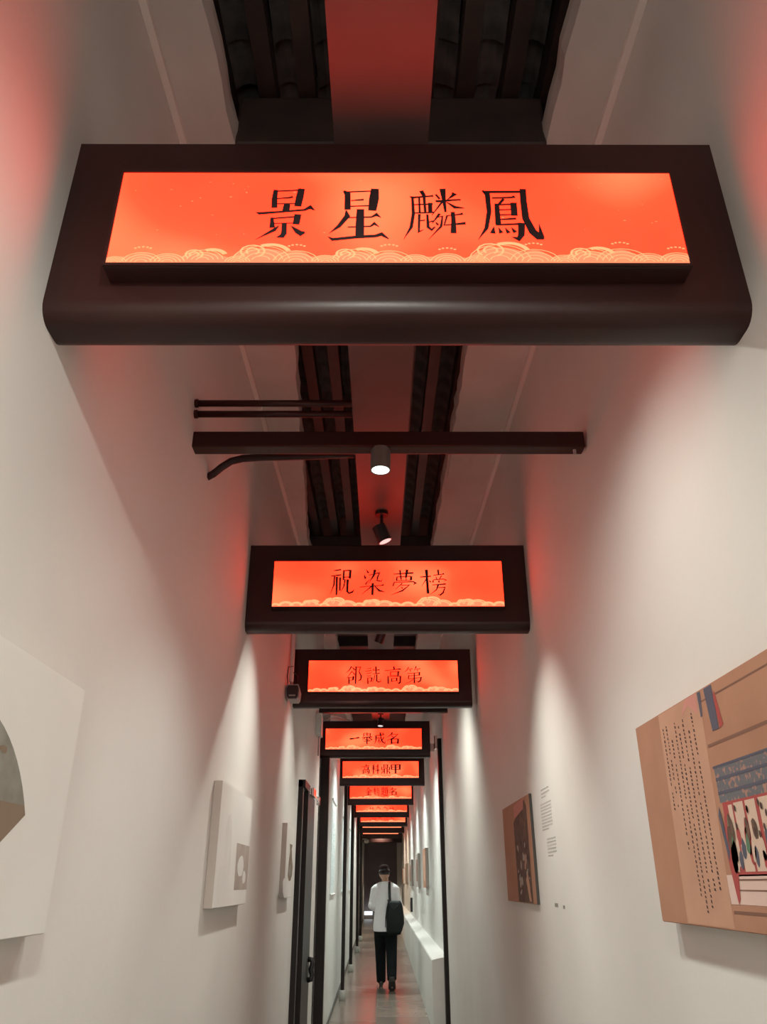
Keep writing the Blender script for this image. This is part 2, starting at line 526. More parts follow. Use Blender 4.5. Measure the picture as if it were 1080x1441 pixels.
G['xing'] = [[(688, 88, 14), (715, 108, 36), (718, 212, 36)], [(690, 97, 12), (880, 90, 10)], [(908, 74, 44), (902, 140, 56), (890, 218, 46)],
             [(740, 153, 8), (830, 146, 14)], [(735, 190, 10), (870, 186, 10)], [(708, 215, 6), (718, 252, 34), (660, 318, 24), (595, 362, 3)],
             [(725, 263, 9), (885, 259, 12), (920, 242, 28), (950, 262, 5)], [(808, 208, 42), (806, 300, 48), (805, 392, 48)],
             [(722, 323, 9), (878, 318, 12), (905, 299, 26), (938, 321, 5)], [(588, 382, 4), (620, 400, 24), (780, 385, 22), (915, 378, 22), (955, 366, 30), (1003, 396, 8)]]
G['lin'] = [[(165, 84, 26), (186, 122, 24)], [(84, 128, 12), (110, 134, 16), (236, 123, 13), (250, 122, 20)], [(102, 130, 16), (106, 250, 20), (88, 345, 20), (34, 428, 2)],
            [(110, 186, 10), (245, 181, 13)], [(150, 132, 12), (150, 245, 13)], [(184, 120, 18), (190, 242, 15)], [(226, 172, 26), (225, 242, 26)], [(105, 246, 10), (250, 241, 13)],
            [(148, 252, 16), (140, 378, 26), (172, 362, 5)], [(150, 300, 9), (186, 296, 12)], [(203, 255, 14), (206, 345, 20), (230, 364, 22), (254, 342, 10)], [(205, 311, 9), (252, 300, 12)],
            [(318, 70, 38), (324, 150, 24), (332, 240, 14)], [(264, 160, 16), (280, 162, 20), (430, 150, 13), (444, 152, 14)], [(268, 112, 14), (295, 146, 14)], [(385, 98, 10), (402, 112, 34), (350, 150, 6)],
            [(312, 165, 15), (235, 262, 5)], [(340, 166, 6), (398, 205, 24), (466, 211, 6)],
            [(290, 250, 18), (236, 318, 6)], [(262, 276, 10), (308, 270, 16), (296, 340, 16), (205, 430, 2)], [(262, 312, 10), (276, 332, 15)],
            [(335, 266, 8), (430, 256, 13), (452, 250, 20)], [(342, 262, 12), (318, 332, 14), (380, 326, 12), (468, 318, 22)], [(382, 238, 24), (384, 300, 28), (380, 388, 36)]]
G['feng'] = [[(604, 88, 12), (638, 112, 32), (640, 220, 26), (612, 320, 22), (550, 388, 2)], [(608, 98, 20), (880, 96, 18)],
             [(892, 78, 36), (888, 150, 36), (890, 260, 40), (928, 340, 44), (970, 372, 48), (1000, 384, 8)], [(985, 375, 32), (978, 294, 3)],
             [(668, 136, 12), (808, 132, 14), (830, 126, 22)], [(750, 140, 18), (712, 176, 16)], [(698, 170, 26), (696, 300, 32)], [(700, 178, 12), (800, 175, 12)], [(816, 164, 36), (814, 246, 36)],
             [(715, 209, 10), (800, 207, 10)], [(715, 240, 10), (800, 238, 10)], [(715, 268, 10), (824, 262, 16)], [(680, 300, 12), (850, 295, 16)], [(858, 288, 38), (848, 358, 36), (824, 386, 34), (782, 372, 4)],
             [(664, 312, 4), (652, 352, 32)], [(696, 318, 4), (712, 350, 26)], [(742, 318, 4), (762, 350, 24)], [(784, 316, 4), (808, 346, 26)]]
G['zhu'] = [[(150, 195, 16), (275, 180, 26)], [(105, 272, 16), (280, 255, 24)], [(165, 275, 26), (155, 400, 24), (95, 532, 3)], [(205, 280, 36), (205, 542, 26)], [(262, 290, 28), (262, 480, 26)],
            [(325, 186, 26), (320, 330, 30)], [(325, 196, 20), (440, 190, 20)], [(442, 184, 36), (430, 308, 36)], [(330, 290, 16), (430, 285, 16)],
            [(350, 318, 22), (330, 420, 20), (265, 510, 3)], [(395, 318, 38), (390, 488, 34), (420, 515, 30), (480, 498, 30), (512, 462, 5)]]
G['ran'] = [[(703, 152, 8), (740, 208, 36)], [(673, 238, 12), (692, 298, 38)], [(690, 388, 26), (760, 308, 4)], [(845, 152, 42), (830, 240, 34), (740, 378, 4)],
            [(750, 242, 14), (900, 206, 20), (920, 202, 34), (890, 270, 26), (880, 328, 28), (950, 340, 22), (966, 300, 4)],
            [(605, 434, 14), (700, 420, 14), (945, 406, 14), (990, 394, 28)], [(810, 368, 38), (805, 558, 36)], [(790, 420, 24), (630, 548, 4)], [(840, 415, 14), (918, 490, 36), (1000, 506, 10)]]
G['meng'] = [[(140, 212, 14), (440, 190, 28)], [(235, 138, 26), (250, 300, 20)], [(345, 132, 46), (325, 280, 26)], [(190, 258, 20), (185, 330, 26)], [(190, 262, 14), (400, 250, 16)], [(405, 248, 36), (400, 322, 34)],
             [(195, 325, 12), (400, 320, 12)], [(255, 262, 14), (255, 322, 14)], [(330, 258, 14), (328, 320, 14)], [(150, 350, 14), (128, 418, 24)], [(140, 355, 14), (440, 345, 20), (472, 370, 44), (436, 398, 6)],
             [(270, 370, 20), (160, 482, 5)], [(250, 410, 14), (375, 402, 36), (270, 500, 26), (90, 576, 3)], [(250, 440, 14), (278, 462, 18)]]
G['bang'] = [[(588, 262, 18), (760, 248, 22)], [(690, 140, 46), (696, 300, 38), (706, 532, 42)], [(680, 300, 18), (605, 418, 4)], [(725, 318, 10), (756, 346, 26)],
             [(875, 138, 28), (880, 222, 28)], [(798, 232, 14), (935, 217, 16), (968, 206, 30)], [(838, 258, 12), (852, 302, 18)], [(928, 240, 20), (888, 300, 12)], [(795, 308, 16), (788, 352, 26)],
             [(798, 306, 14), (955, 295, 18), (1004, 312, 34), (958, 328, 5)], [(880, 318, 24), (886, 352, 22)], [(778, 392, 12), (992, 376, 26)], [(870, 390, 30), (840, 470, 20), (730, 552, 3)],
             [(868, 436, 14), (974, 430, 28), (942, 518, 28), (896, 556, 26), (862, 550, 5)]]
G['xi'] = [[(270, 272, 32), (210, 350, 22), (132, 412, 4)], [(288, 288, 14), (348, 348, 36)], [(282, 370, 24), (150, 518, 5)], [(288, 380, 12), (348, 442, 30)], [(205, 488, 28), (215, 628, 36)], [(180, 505, 14), (320, 490, 14)],
           [(318, 470, 42), (306, 548, 40)], [(220, 556, 12), (310, 550, 12)], [(375, 272, 32), (370, 628, 36)], [(375, 290, 14), (484, 284, 34), (450, 378, 24), (502, 470, 36), (490, 540, 36), (436, 562, 18)]]
G['shen'] = [[(640, 296, 12), (752, 280, 18)], [(595, 354, 14), (762, 332, 22)], [(630, 406, 12), (762, 386, 18)], [(640, 466, 12), (752, 450, 18)], [(665, 498, 28), (670, 642, 36)], [(660, 506, 14), (765, 500, 20)],
             [(768, 494, 36), (756, 584, 34)], [(680, 590, 12), (760, 585, 14)], [(820, 288, 26), (788, 356, 6)], [(808, 332, 14), (964, 318, 30)], [(870, 240, 42), (876, 412, 26)], [(788, 412, 14), (972, 394, 26)],
             [(850, 430, 22), (830, 520, 22), (778, 618, 4)], [(896, 418, 32), (890, 570, 34), (930, 598, 30), (996, 588, 24), (988, 528, 5)]]
G['gao'] = [[(262, 238, 36), (276, 312, 38)], [(58, 342, 16), (240, 322, 16), (400, 300, 30), (428, 312, 18)], [(190, 358, 20), (190, 462, 28)], [(190, 370, 16), (365, 362, 16)], [(368, 348, 42), (356, 462, 40)],
            [(195, 452, 12), (360, 448, 12)], [(130, 478, 26), (140, 655, 38)], [(120, 482, 16), (400, 470, 20)], [(412, 464, 40), (406, 610, 40), (380, 642, 44), (338, 618, 5)], [(215, 518, 22), (215, 608, 34)],
            [(215, 525, 12), (330, 518, 12)], [(332, 508, 36), (326, 592, 36)], [(220, 588, 12), (330, 582, 12)]]
G['di'] = [[(642, 238, 22), (600, 320, 20), (542, 378, 4)], [(630, 300, 12), (722, 285, 18)], [(660, 308, 12), (682, 348, 26)], [(800, 222, 34), (758, 334, 8)], [(790, 300, 12), (892, 280, 20)], [(815, 308, 10), (832, 348, 26)],
           [(608, 407, 14), (860, 386, 16)], [(868, 370, 36), (856, 462, 36)], [(640, 466, 14), (860, 450, 14)], [(640, 450, 24), (630, 542, 28)], [(630, 545, 14), (900, 510, 16)],
           [(904, 498, 36), (880, 590, 36), (842, 622, 36), (796, 602, 5)], [(755, 398, 28), (755, 660, 36)], [(740, 550, 18), (660, 620, 14), (548, 672, 3)]]
G['yi'] = [[(0, 52, 6), (8, 56, 11), (60, 50, 7), (92, 44, 11), (100, 48, 5)], [(0, 0, 0.01), (0.1, 0, 0.01)], [(0, 100, 0.01), (0.1, 100, 0.01)]]
G['ju'] = [[(50, 3, 7), (50, 30, 6)], [(18, 10, 6), (20, 38, 6)], [(18, 12, 4), (38, 10, 5)], [(80, 9, 7), (78, 38, 6)], [(60, 12, 4), (80, 12, 4)], [(20, 25, 4), (36, 24, 4)], [(62, 25, 4), (78, 24, 4)], [(40, 18, 4), (60, 16, 5)],
           [(42, 31, 4), (58, 28, 5)], [(4, 47, 5), (96, 40, 8)], [(32, 46, 7), (8, 68, 2)], [(66, 44, 4), (96, 66, 9)], [(28, 62, 4), (72, 58, 6)], [(18, 77, 4), (82, 71, 7)], [(50, 48, 9), (50, 100, 9)]]
G['cheng'] = [[(10, 29, 4), (85, 20, 8)], [(14, 28, 9), (14, 65, 8), (2, 98, 2)], [(16, 49, 4), (42, 46, 8), (40, 74, 8), (29, 80, 2)], [(52, 2, 10), (58, 50, 8), (74, 82, 10), (95, 92, 10), (94, 70, 2)],
              [(85, 42, 8), (60, 72, 6), (37, 91, 2)], [(69, 4, 4), (82, 14, 9)]]
G['ming'] = [[(42, 0, 10), (28, 22, 6), (5, 39, 2)], [(36, 18, 4), (80, 15, 10), (52, 45, 8), (3, 70, 2)], [(32, 26, 4), (47, 39, 8)], [(34, 55, 10), (34, 100, 10)], [(34, 58, 5), (80, 55, 6)], [(81, 53, 11), (79, 97, 11)], [(36, 90, 5), (78, 88, 5)]]
G['ke'] = [[(40, 4, 8), (11, 15, 3)], [(3, 33, 4), (48, 27, 7)], [(28, 12, 10), (28, 100, 10)], [(26, 34, 6), (3, 67, 2)], [(30, 38, 4), (45, 55, 8)], [(58, 17, 4), (69, 29, 9)], [(54, 41, 4), (65, 53, 9)], [(47, 71, 4), (100, 60, 8)], [(80, 0, 10), (80, 100, 10)]]
G['ding'] = [[(30, 0, 6), (30, 44, 6)], [(30, 4, 5), (70, 4, 5)], [(70, 0, 8), (70, 44, 8)], [(32, 18, 4), (68, 18, 4)], [(32, 31, 4), (68, 31, 4)], [(30, 44, 5), (70, 44, 5)], [(10, 26, 7), (10, 60, 7)], [(10, 60, 5), (36, 58, 5)],
             [(36, 48, 9), (36, 100, 9)], [(14, 80, 5), (36, 74, 5)], [(15, 76, 6), (6, 100, 4)], [(90, 26, 8), (90, 60, 8)], [(64, 60, 5), (90, 60, 5)], [(64, 48, 9), (64, 100, 9)], [(64, 76, 5), (88, 76, 5)], [(89, 76, 8), (92, 100, 8)]]
G['jia'] = [[(14, 6, 9), (16, 60, 9)], [(14, 10, 5), (86, 8, 6)], [(87, 4, 11), (85, 60, 11)], [(18, 32, 5), (84, 31, 5)], [(18, 55, 5), (84, 54, 5)], [(50, 8, 11), (50, 100, 11)]]
G['jin'] = [[(50, 0, 11), (30, 28, 6), (0, 51, 2)], [(52, 6, 5), (74, 30, 8), (100, 46, 10)], [(28, 44, 5), (72, 41, 7)], [(16, 63, 5), (84, 58, 7)], [(50, 42, 10), (50, 92, 10)], [(26, 70, 4), (37, 85, 9)], [(75, 66, 8), (64, 85, 3)], [(3, 97, 6), (97, 91, 9)]]
G['ti'] = [[(12, 2, 6), (12, 37, 7)], [(12, 5, 5), (40, 4, 5)], [(40, 2, 7), (40, 37, 7)], [(14, 20, 4), (40, 19, 4)], [(14, 34, 4), (40, 33, 4)], [(3, 47, 5), (48, 43, 6)], [(28, 46, 7), (28, 84, 6)], [(28, 62, 4), (44, 60, 5)],
           [(15, 56, 6), (1, 93, 2)], [(10, 76, 4), (40, 92, 8), (100, 94, 10)], [(52, 8, 5), (96, 5, 6)], [(74, 8, 5), (68, 18, 5)], [(58, 20, 6), (58, 68, 6)], [(58, 21, 5), (92, 20, 5)], [(92, 18, 8), (92, 69, 8)],
           [(60, 36, 4), (90, 36, 4)], [(60, 51, 4), (90, 51, 4)], [(58, 66, 5), (92, 66, 5)], [(66, 70, 6), (54, 85, 2)], [(82, 70, 4), (95, 83, 8)]]
# only the feet of the far letters show below the beams in front of them
G['feet_a'] = [[(0, 0, 0.01), (0.1, 0, 0.01)], [(30, 70, 8), (28, 100, 8)], [(70, 66, 9), (70, 100, 9)], [(10, 96, 5), (95, 92, 6)]]
G['feet_b'] = [[(0, 0, 0.01), (0.1, 0, 0.01)], [(60, 60, 8), (10, 98, 3)], [(55, 70, 6), (95, 96, 9)], [(100, 100, 0.01), (100.1, 100, 0.01)]]


def glyph(name, u0, u1, v0, v1, X0, W, Z1, H, y, smallboost=1.0):
    """a character as ink strokes standing a hair proud of the face; box given in sign fractions"""
    st = G[name]
    xs = [p[0] for s in st for p in s]
    ys_ = [p[1] for s in st for p in s]
    xa, xb, ya, yb = min(xs), max(xs), min(ys_), max(ys_)
    sx = (u1 - u0) * W / (xb - xa)
    sy = (v1 - v0) * H / (yb - ya)
    sw = (sx + sy) / 2 * smallboost
    m_ = MB()
    for si, s in enumerate(st):
        P = [Vector((X0 + u0 * W + (p[0] - xa) * sx, Z1 - v0 * H - (p[1] - ya) * sy)) for p in s]
        wd = [p[2] * sw / 2 for p in s]
        L, Rr = [], []
        for i in range(len(P)):
            if i == 0: d = P[1] - P[0]
            elif i == len(P) - 1: d = P[-1] - P[-2]
            else: d = (P[i + 1] - P[i]).normalized() + (P[i] - P[i - 1]).normalized()
            if d.length < 1e-9: d = Vector((1, 0))
            d = d.normalized()
            n = Vector((-d.y, d.x))
            L.append(P[i] + n * wd[i])
            Rr.append(P[i] - n * wd[i])
        yy_ = y - 0.0012 - 0.00003 * si
        for i in range(len(P) - 1):
            q = [L[i], L[i + 1], Rr[i + 1], Rr[i]]
            m_.poly([(a.x, yy_, a.y) for a in q])
    return m_


CREST = [(0.015, .10, .05, 1), (0.06, .17, .05, 2), (0.105, .15, .055, 1), (0.165, .18, .09, 3), (0.225, .11, .06, 1), (0.265, .25, .11, 3), (0.325, .20, .06, 2), (0.375, .12, .06, 1), (0.425, .19, .10, 3), (0.485, .20, .05, 2),
         (0.53, .13, .06, 1), (0.585, .15, .06, 2), (0.635, .11, .06, 1), (0.675, .27, .11, 3), (0.735, .22, .06, 2), (0.785, .12, .06, 1), (0.83, .20, .11, 3), (0.885, .23, .06, 2), (0.93, .15, .07, 1), (0.98, .16, .07, 2)]


def waves(X0, W, Z0, H, y, rich):
    """printed surf along the foot of the face: pale swell, ringed crests, spray dots"""
    m_ = MB()
    n = 120
    top = []
    for i in range(n + 1):
        u = i / n
        h = 0.055 + 0.010 * math.sin(u * 47)
        for cu, ch, cw, _ in CREST:
            d = (u - cu) / (cw * 0.5)
            if abs(d) < 1:
                h = max(h, ch * 0.60 * math.sqrt(1 - d * d))
        top.append((u, h))
    for (ua, ha), (ub, hb) in zip(top[:-1], top[1:]):
        m_.poly([(X0 + ua * W, y - 0.0008, Z0), (X0 + ub * W, y - 0.0008, Z0), (X0 + ub * W, y - 0.0008, Z0 + hb * H), (X0 + ua * W, y - 0.0008, Z0 + ha * H)], 0)

    def arc(cx, cz, r, a0, a1, wd, k, m=1):
        N = 10
        for i in range(N):
            a, b = a0 + (a1 - a0) * i / N, a0 + (a1 - a0) * (i + 1) / N
            pts = [(min(X0 + W - .001, max(X0 + .001, cx + (r + s) * math.cos(t) * 1.5)), y - 0.0012 - 0.00002 * k, max(Z0, cz + (r + s) * math.sin(t))) for t, s in ((a, -wd / 2), (b, -wd / 2), (b, wd / 2), (a, wd / 2))]
            m_.poly(pts, m)
    k = 0
    for cu, ch, cw, typ in CREST:
        cx = X0 + cu * W
        r = ch * H * 0.60
        rings = 4 if rich else 2
        for q in range(rings):
            arc(cx, Z0 + (0.0 if typ < 3 else 0.02 * H), r * (1 - q * 0.23), R(8), R(172), 0.0016 if rich else 0.005, k)
            k += 1
        if typ == 3:
            arc(cx - 0.018, Z0 + ch * H * 0.46, r * 0.42, R(-60), R(230), 0.003, k); k += 1
            arc(cx - 0.018, Z0 + ch * H * 0.46, r * 0.22, R(-60), R(230), 0.003, k); k += 1
            arc(cx + 0.018, Z0 + ch * H * 0.34, r * 0.66, R(20), R(120), 0.007, k); k += 1
        if typ == 2 and rich:
            for q in range(5):
                a = R(40 + 25 * q)
                px, pz = cx + 0.020 * math.cos(a), Z0 + ch * H * 0.72 + 0.010 * math.sin(a)
                arc(px, pz, 0.0012, 0, R(360), 0.0014, k); k += 1
    return m_


def sign_and_beam(yf, xc, zbot, ztop, W, H, zs0, bx0, bx1, chars, words, nth, detail, depth=0.05, thick=0.12):
    """a round-bottomed brown beam across the lane, and the light box fixed to its face"""
    yb = yf + depth
    prof = []
    r = 0.042
    for i in range(7):
        a = math.pi + (math.pi / 2) * i / 6
        prof.append((yb + r + r * math.cos(a), zbot + r + r * math.sin(a)))
    for i in range(7):
        a = 1.5 * math.pi + (math.pi / 2) * i / 6
        prof.append((yb + thick - r + r * math.cos(a), zbot + r + r * math.sin(a)))
    prof += [(yb + thick, ztop - 0.006), (yb + thick - 0.006, ztop), (yb + 0.006, ztop), (yb, ztop - 0.006)]
    t = thing('ceiling_beam', (xc, yb + thick / 2, zbot), f'{nth} dark brown round-bottomed beam carrying the sign {words}', 'beam', 'brown beams across the lane')
    n = len(prof)
    vs = [(bx0, a, b) for a, b in prof] + [(bx1, a, b) for a, b in prof]
    fs = [tuple(range(n)), tuple(reversed(range(n, 2 * n)))] + [(i, n + i, n + (i + 1) % n, (i + 1) % n) for i in range(n)]
    o = MB().add(vs, fs).build('beam_timber', M['beam'], t)
    for p in o.data.polygons:
        p.use_smooth = len(p.vertices) == 4 and abs(p.normal.x) < 0.5
    o.data.set_sharp_from_angle(angle=R(35))
    # light box
    X0, X1, Z0, Z1 = xc - W / 2, xc + W / 2, zs0, zs0 + H
    s = thing('illuminated_sign', (xc, yf, Z0), f'glowing red-orange sign {words}, {nth} from the camera', 'sign', 'illuminated red signs')
    m_ = MB()
    e = 0.006
    m_.box(X0 - e, X1 + e, yf + 0.004, yb - 0.0005, Z0 - e, Z1 + e, 0.002)
    m_.build('sign_housing', M['beam'], s)
    m_ = MB()
    for (a, b, c, d) in ((X0 - e, X1 + e, Z0 - e, Z0), (X0 - e, X1 + e, Z1, Z1 + e), (X0 - e, X0, Z0, Z1), (X1, X1 + e, Z0, Z1)):
        m_.box(a, b, yf - 0.002, yf + 0.0035, c, d)
    m_.build('sign_rim', M['beam'], s)
    f = MB().box(X0 + 0.0005, X1 - 0.0005, yf, yf + 0.0035, Z0 + 0.0005, Z1 - 0.0005).build('sign_face', M['signface'], s)
    boxes = [(.249, .353), (.378, .484), (.510, .620), (.640, .755)]
    for (u0, u1), c in zip(boxes, chars):
        glyph(c, u0, u1, .19, .755, X0, W, Z1, H, yf, detail[1]).build('character', M['signink'], s)
    waves(X0, W, Z0 + 0.001, H, yf, detail[0]).build('wave_border', [M['wave_b'], M['wave_a']], s)
    if detail[0]:
        random.seed(8)
        m_ = MB()
        for q in range(46):
            u, v = random.random(), random.uniform(.03, .72)
            if .24 < u < .77 and random.random() < 0.6: continue
            x, z = X0 + .01 + u * (W - .02), Z1 - v * H
            a, b = random.uniform(.0012, .0035), random.uniform(.0008, .0016)
            m_.poly([(x - a, yf - 0.001, z), (x, yf - 0.001, z - b), (x + a, yf - 0.001, z), (x, yf - 0.001, z + b)])
        tag(m_.build('gold_fleck', M['speck'], s), kind='stuff')


Zc = lambda z: CAMZ + z
WS, HS = 1.162, 0.243
B = [  # front y, centre x, beam bottom, beam top, sign bottom, beam ends, letters
    (1.157, 0.035, 1.018, 1.520, 1.109, -0.71, 0.78, ('jing', 'xing', 'lin', 'feng'), 'reading 景星麟鳳', 'nearest', (True, 1.0)),
    (3.650, 0.038, 1.143, 1.600, 1.244, -0.71, 0.78, ('zhu', 'ran', 'meng', 'bang'), 'reading 祝染夢榜', 'second', (False, 1.0)),
    (5.920, 0.020, 1.230, 1.680, 1.330, -0.70, 0.71, ('xi', 'shen', 'gao', 'di'), 'reading 郤詵高第', 'third', (False, 1.0)),
    (9.560, -0.085, 1.370, 1.800, 1.457, -0.745, 0.60, ('yi', 'ju', 'cheng', 'ming'), 'reading 一舉成名', 'fourth', (False, 1.35)),
    (12.30, 0.000, 1.347, 1.800, 1.452, -0.745, 0.672, ('gao', 'ke', 'ding', 'jia'), 'reading 高科鼎甲', 'fifth', (False, 1.5)),
    (15.40, 0.000, 1.338, 1.780, 1.445, -0.745, 0.62, ('jin', 'bang', 'ti', 'ming'), 'reading 金榜題名', 'sixth', (False, 1.5)),
    (18.80, 0.020, 1.365, 1.780, 1.478, -0.745, 0.65, ('feet_a', 'feet_b', 'feet_b', 'feet_a'), 'half hidden with only its lower half in view', 'seventh', (False, 1.5)),
    (21.60, 0.060, 1.345, 1.780, 1.450, -0.745, 0.70, ('feet_a', 'feet_b', 'feet_a', 'feet_b'), 'half hidden with only a low band in view', 'eighth', (False, 1.5)),
    (24.50, 0.030, 1.350, 1.780, 1.490, -0.745, 0.70, (), 'showing only a thin pale line', 'ninth', (False, 1.5)),
    (27.40, 0.000, 1.340, 1.780, 1.475, -0.745, 0.70, (), 'showing only its lowest glowing edge', 'tenth', (False, 1.5)),
]
for (yf, xc, zb, zt, zs, bx0, bx1, ch, words, nth, det) in B:
    sign_and_beam(yf, xc, Zc(zb), Zc(zt), WS, 0.254 if yf < 2 else HS, Zc(zs), bx0, bx1, ch, words, nth, det)
for yb, xc, zs, nth in ((1.157 + .17, .035, 1.109, 'nearest'), (3.65 + .17, .038, 1.244, 'second')):  # glow panels added out of view to redden the walls, not real signs
    t = thing('illuminated_sign', (xc, yb, Zc(zs)), f'added red glow panel, out of view, on the back of the {nth} beam, facing away', 'sign')
    MB().box(xc - WS / 2, xc + WS / 2, yb + .0005, yb + .03, Zc(zs), Zc(zs) + HS, .002).build('sign_housing', M['beam'], t)
    MB().box(xc - WS / 2 + .008, xc + WS / 2 - .008, yb + .030, yb + .033, Zc(zs) + .008, Zc(zs) + HS - .008).build('sign_face', M['rearglow'], t)
# plain cross beams between the last signs and the far doorway
for y, nth in ((29.0, 'plain brown cross beam just before the far doorway'),):
    t = MB().box(-0.745, 0.745, y, y + 0.2, Zc(1.29), Zc(1.75), 0.02).build('ceiling_beam', M['beam'])
    tag(t, nth, 'beam', 'brown beams across the lane')

# square bar and conduits in the second bay
t = MB().box(XL - 0.005, XR - 0.01, 2.385, 2.445, Zc(1.418), Zc(1.482), 0.006).build('cross_bar', M['beam'])
tag(t, 'slim square brown bar crossing the lane between the first two beams, downlight beneath', 'bar')
MB().tube([(0.705, 2.41, Zc(1.418)), (0.705, 2.41, Zc(1.402))], 0.006).build('bolt', M['grey'], t)
tag(MB().box(XL - 0.005, XR - 0.01, 8.58, 8.64, Zc(1.70), Zc(1.76), 0.006).build('cross_bar', M['beam']), 'thin brown bar across the lane just in front of the fourth beam', 'bar')
for y, z, x0, nm in ((2.36, 1.585, -0.100, 'straight dark conduit from left wall to ceiling board, upper of the pair'), (2.37, 1.545, -0.092, 'straight dark conduit from left wall to ceiling board, lower of the pair')):
    m_ = MB().tube([(XL - 0.004, y, Zc(z)), (-0.106, y, Zc(z))], 0.0125, 10)
    o = tag(m_.build('conduit', M['beam'], smooth=True), nm, 'conduit')
    MB().tube([(XL - 0.002, y, Zc(z)), (XL + 0.012, y, Zc(z))], 0.016, 10).build('wall_collar', M['beam'], o)
pts = [(XL - 0.004, 2.66, Zc(1.44)), (XL + 0.02, 2.66, Zc(1.455)), (XL + 0.05, 2.66, Zc(1.485)), (XL + 0.085, 2.66, Zc(1.512)), (XL + 0.13, 2.66, Zc(1.525)), (XL + 0.20, 2.66, Zc(1.53)), (-0.106, 2.66, Zc(1.615))]
pts = pts[:-1] + [(-0.30, 2.66, Zc(1.535)), (-0.106, 2.66, Zc(1.545))]
o = tag(MB().tube(pts, 0.015, 10).build('conduit', M['beam'], smooth=True), 'bent dark conduit curving down to the left wall behind the square bar', 'conduit')


# ------------------------------------------------------------------ spotlights
def spot(base, aim, power, angle, color, label, blend=0.6, lit='lampdim', r=0.034, L=0.09, group=None, drop=0.10, radius=0.03, light=True):
    """can spotlight: round base, stem, swivelling can with a lit mouth; the light sits in the mouth"""
    base, aim = Vector(base), Vector(aim)
    piv = base - Vector((0, 0, drop))
    d = (aim - piv).normalized()
    t = thing('spotlight', base, label, 'spotlight', group)
    MB().tube([base, base - Vector((0, 0, 0.02))], 0.032, 16).build('mounting_plate', M['blackm'], t)
    MB().tube([base - Vector((0, 0, 0.018)), piv], 0.008, 8).build('stem', M['blackm'], t)
    a, b = piv - d * L * 0.45, piv + d * L * 0.55
    m_ = MB()
    m_.tube([a - d * 0.006, a, a + d * 0.004], [r * 0.6, r * 0.93, r], 20)
    m_.tube([a, b], [r, r], 20, cap=False)
    m_.tube([b - d * 0.006, b], [r * 0.90, r * 0.90], 20, cap=False)
    m_.tube([b - d * 0.0004, b], [r * 0.90, r], 20, cap=False)
    c = m_.build('lamp_can', M['cangrey'] if lit == 'lamp' else M['blackm'], t, smooth=True)
    c.data.set_sharp_from_angle(angle=R(40))
    MB().tube([b - d * 0.003, b - d * 0.001], r * 0.895, 20).build('lamp_lens', M[lit], c)
    if light:
        ld = bpy.data.lights.new('spot_light', 'SPOT')
        ld.energy = power * 2.3
        ld.color = color
        ld.spot_size = R(angle)
        ld.spot_blend = blend
        ld.shadow_soft_size = radius
        lo = bpy.data.objects.new('spot_light', ld)
        lo.location = b + d * 0.004
        lo.rotation_euler = d.to_track_quat('-Z', 'Y').to_euler()
        COL.objects.link(lo)
    return t


GR = 'spotlights along the ceiling board'
# above the camera (out of frame)
spot((0.0, -0.05, tray_z(-0.05)), (-0.55, 1.6, 0.6), 46, 130, WHITE, 'black spotlight above the camera aimed at the left wall', 1.0, group=GR)
spot((0.0, -0.9, tray_z(-0.9)), (0.30, 0.6, 0.2), 26, 130, WHITE, 'black spotlight behind the camera aimed down the lane', 1.0, group=GR)
# behind the first beam
spot((0.0, 1.72, tray_z(1.72)), (0.60, 1.95, 0.6), 24, 140, WHITE, 'black spotlight hidden behind the nearest beam', 1.0, group=GR)
# under the square bar, shining
spot((0.0, 2.415, Zc(1.4175)), (-0.02, 2.40, 0.0), 22, 100, COOL, 'short grey spotlight shining straight down under the square brown bar', 0.8, lit='lamp', drop=0.035, r=0.036, L=0.085)
# in front of the second beam, turned to the right wall
spot((0.005, 3.40, tray_z(3.40)), (0.75, 3.50, 1.4), 44, 66, WHITE, 'black spotlight tilted right in front of the second beam', 1.0, drop=0.115, r=0.034, L=0.085)
spot((0.0, 4.15, tray_z(4.15)), (-0.675, 3.75, 1.6), 40, 75, WHITE, 'black spotlight behind the second beam aimed at the left wall', 1.0, group=GR)
spot((0.0, 5.62, tray_z(5.62)), (-0.675, 6.1, 1.6), 32, 72, WHITE, 'pale spotlight in front of the third beam under the board', 1.0)
spot((0.0, 6.55, tray_z(6.55)), (0.60, 7.4, 1.0), 52, 130, WHITE, 'black spotlight behind the third beam', 0.9, group=GR)
spot((0.0, 9.15, tray_z(9.15)), (-0.2, 8.6, 0.3), 40, 120, WHITE, 'small dark spotlight in front of the fourth beam', 0.8)
for y, nm in ((10.9, 'fourth'), (13.9, 'fifth'), (16.9, 'sixth'), (20.2, 'seventh')):
    spot((0.0, y - 0.1, tray_z(y)), (0.60, y + 0.15, 1.2), 62, 120, COOL, f'black spotlight behind the {nm} beam facing the right wall', 0.9)
    spot((0.0, y + 0.35, tray_z(y)), (-0.62, y + 0.2, 1.2), 52, 120, COOL, f'black spotlight behind the {nm} beam facing the left wall', 0.9)
WARM = (1.0, 0.88, 0.68)
for y, nm in ((23.1, 'eighth'), (26.0, 'ninth')):
    spot((0.0, y, tray_z(y)), (0.1, y + 0.3, 0.6), 75, 140, WARM, f'black spotlight behind the {nm} beam facing down', 0.9)

spot((0.0, 28.55, tray_z(28.55)), (0.0, 31.8, 1.6), 70, 90, WARM, 'black spotlight added by the far doorway to brighten the dark end wall', 1.0)  # extra lamp, put in only to lift the end wall

# ------------------------------------------------------------------ canvases on the near walls
CZ0, CZ1 = Zc(-0.09), Zc(0.402)


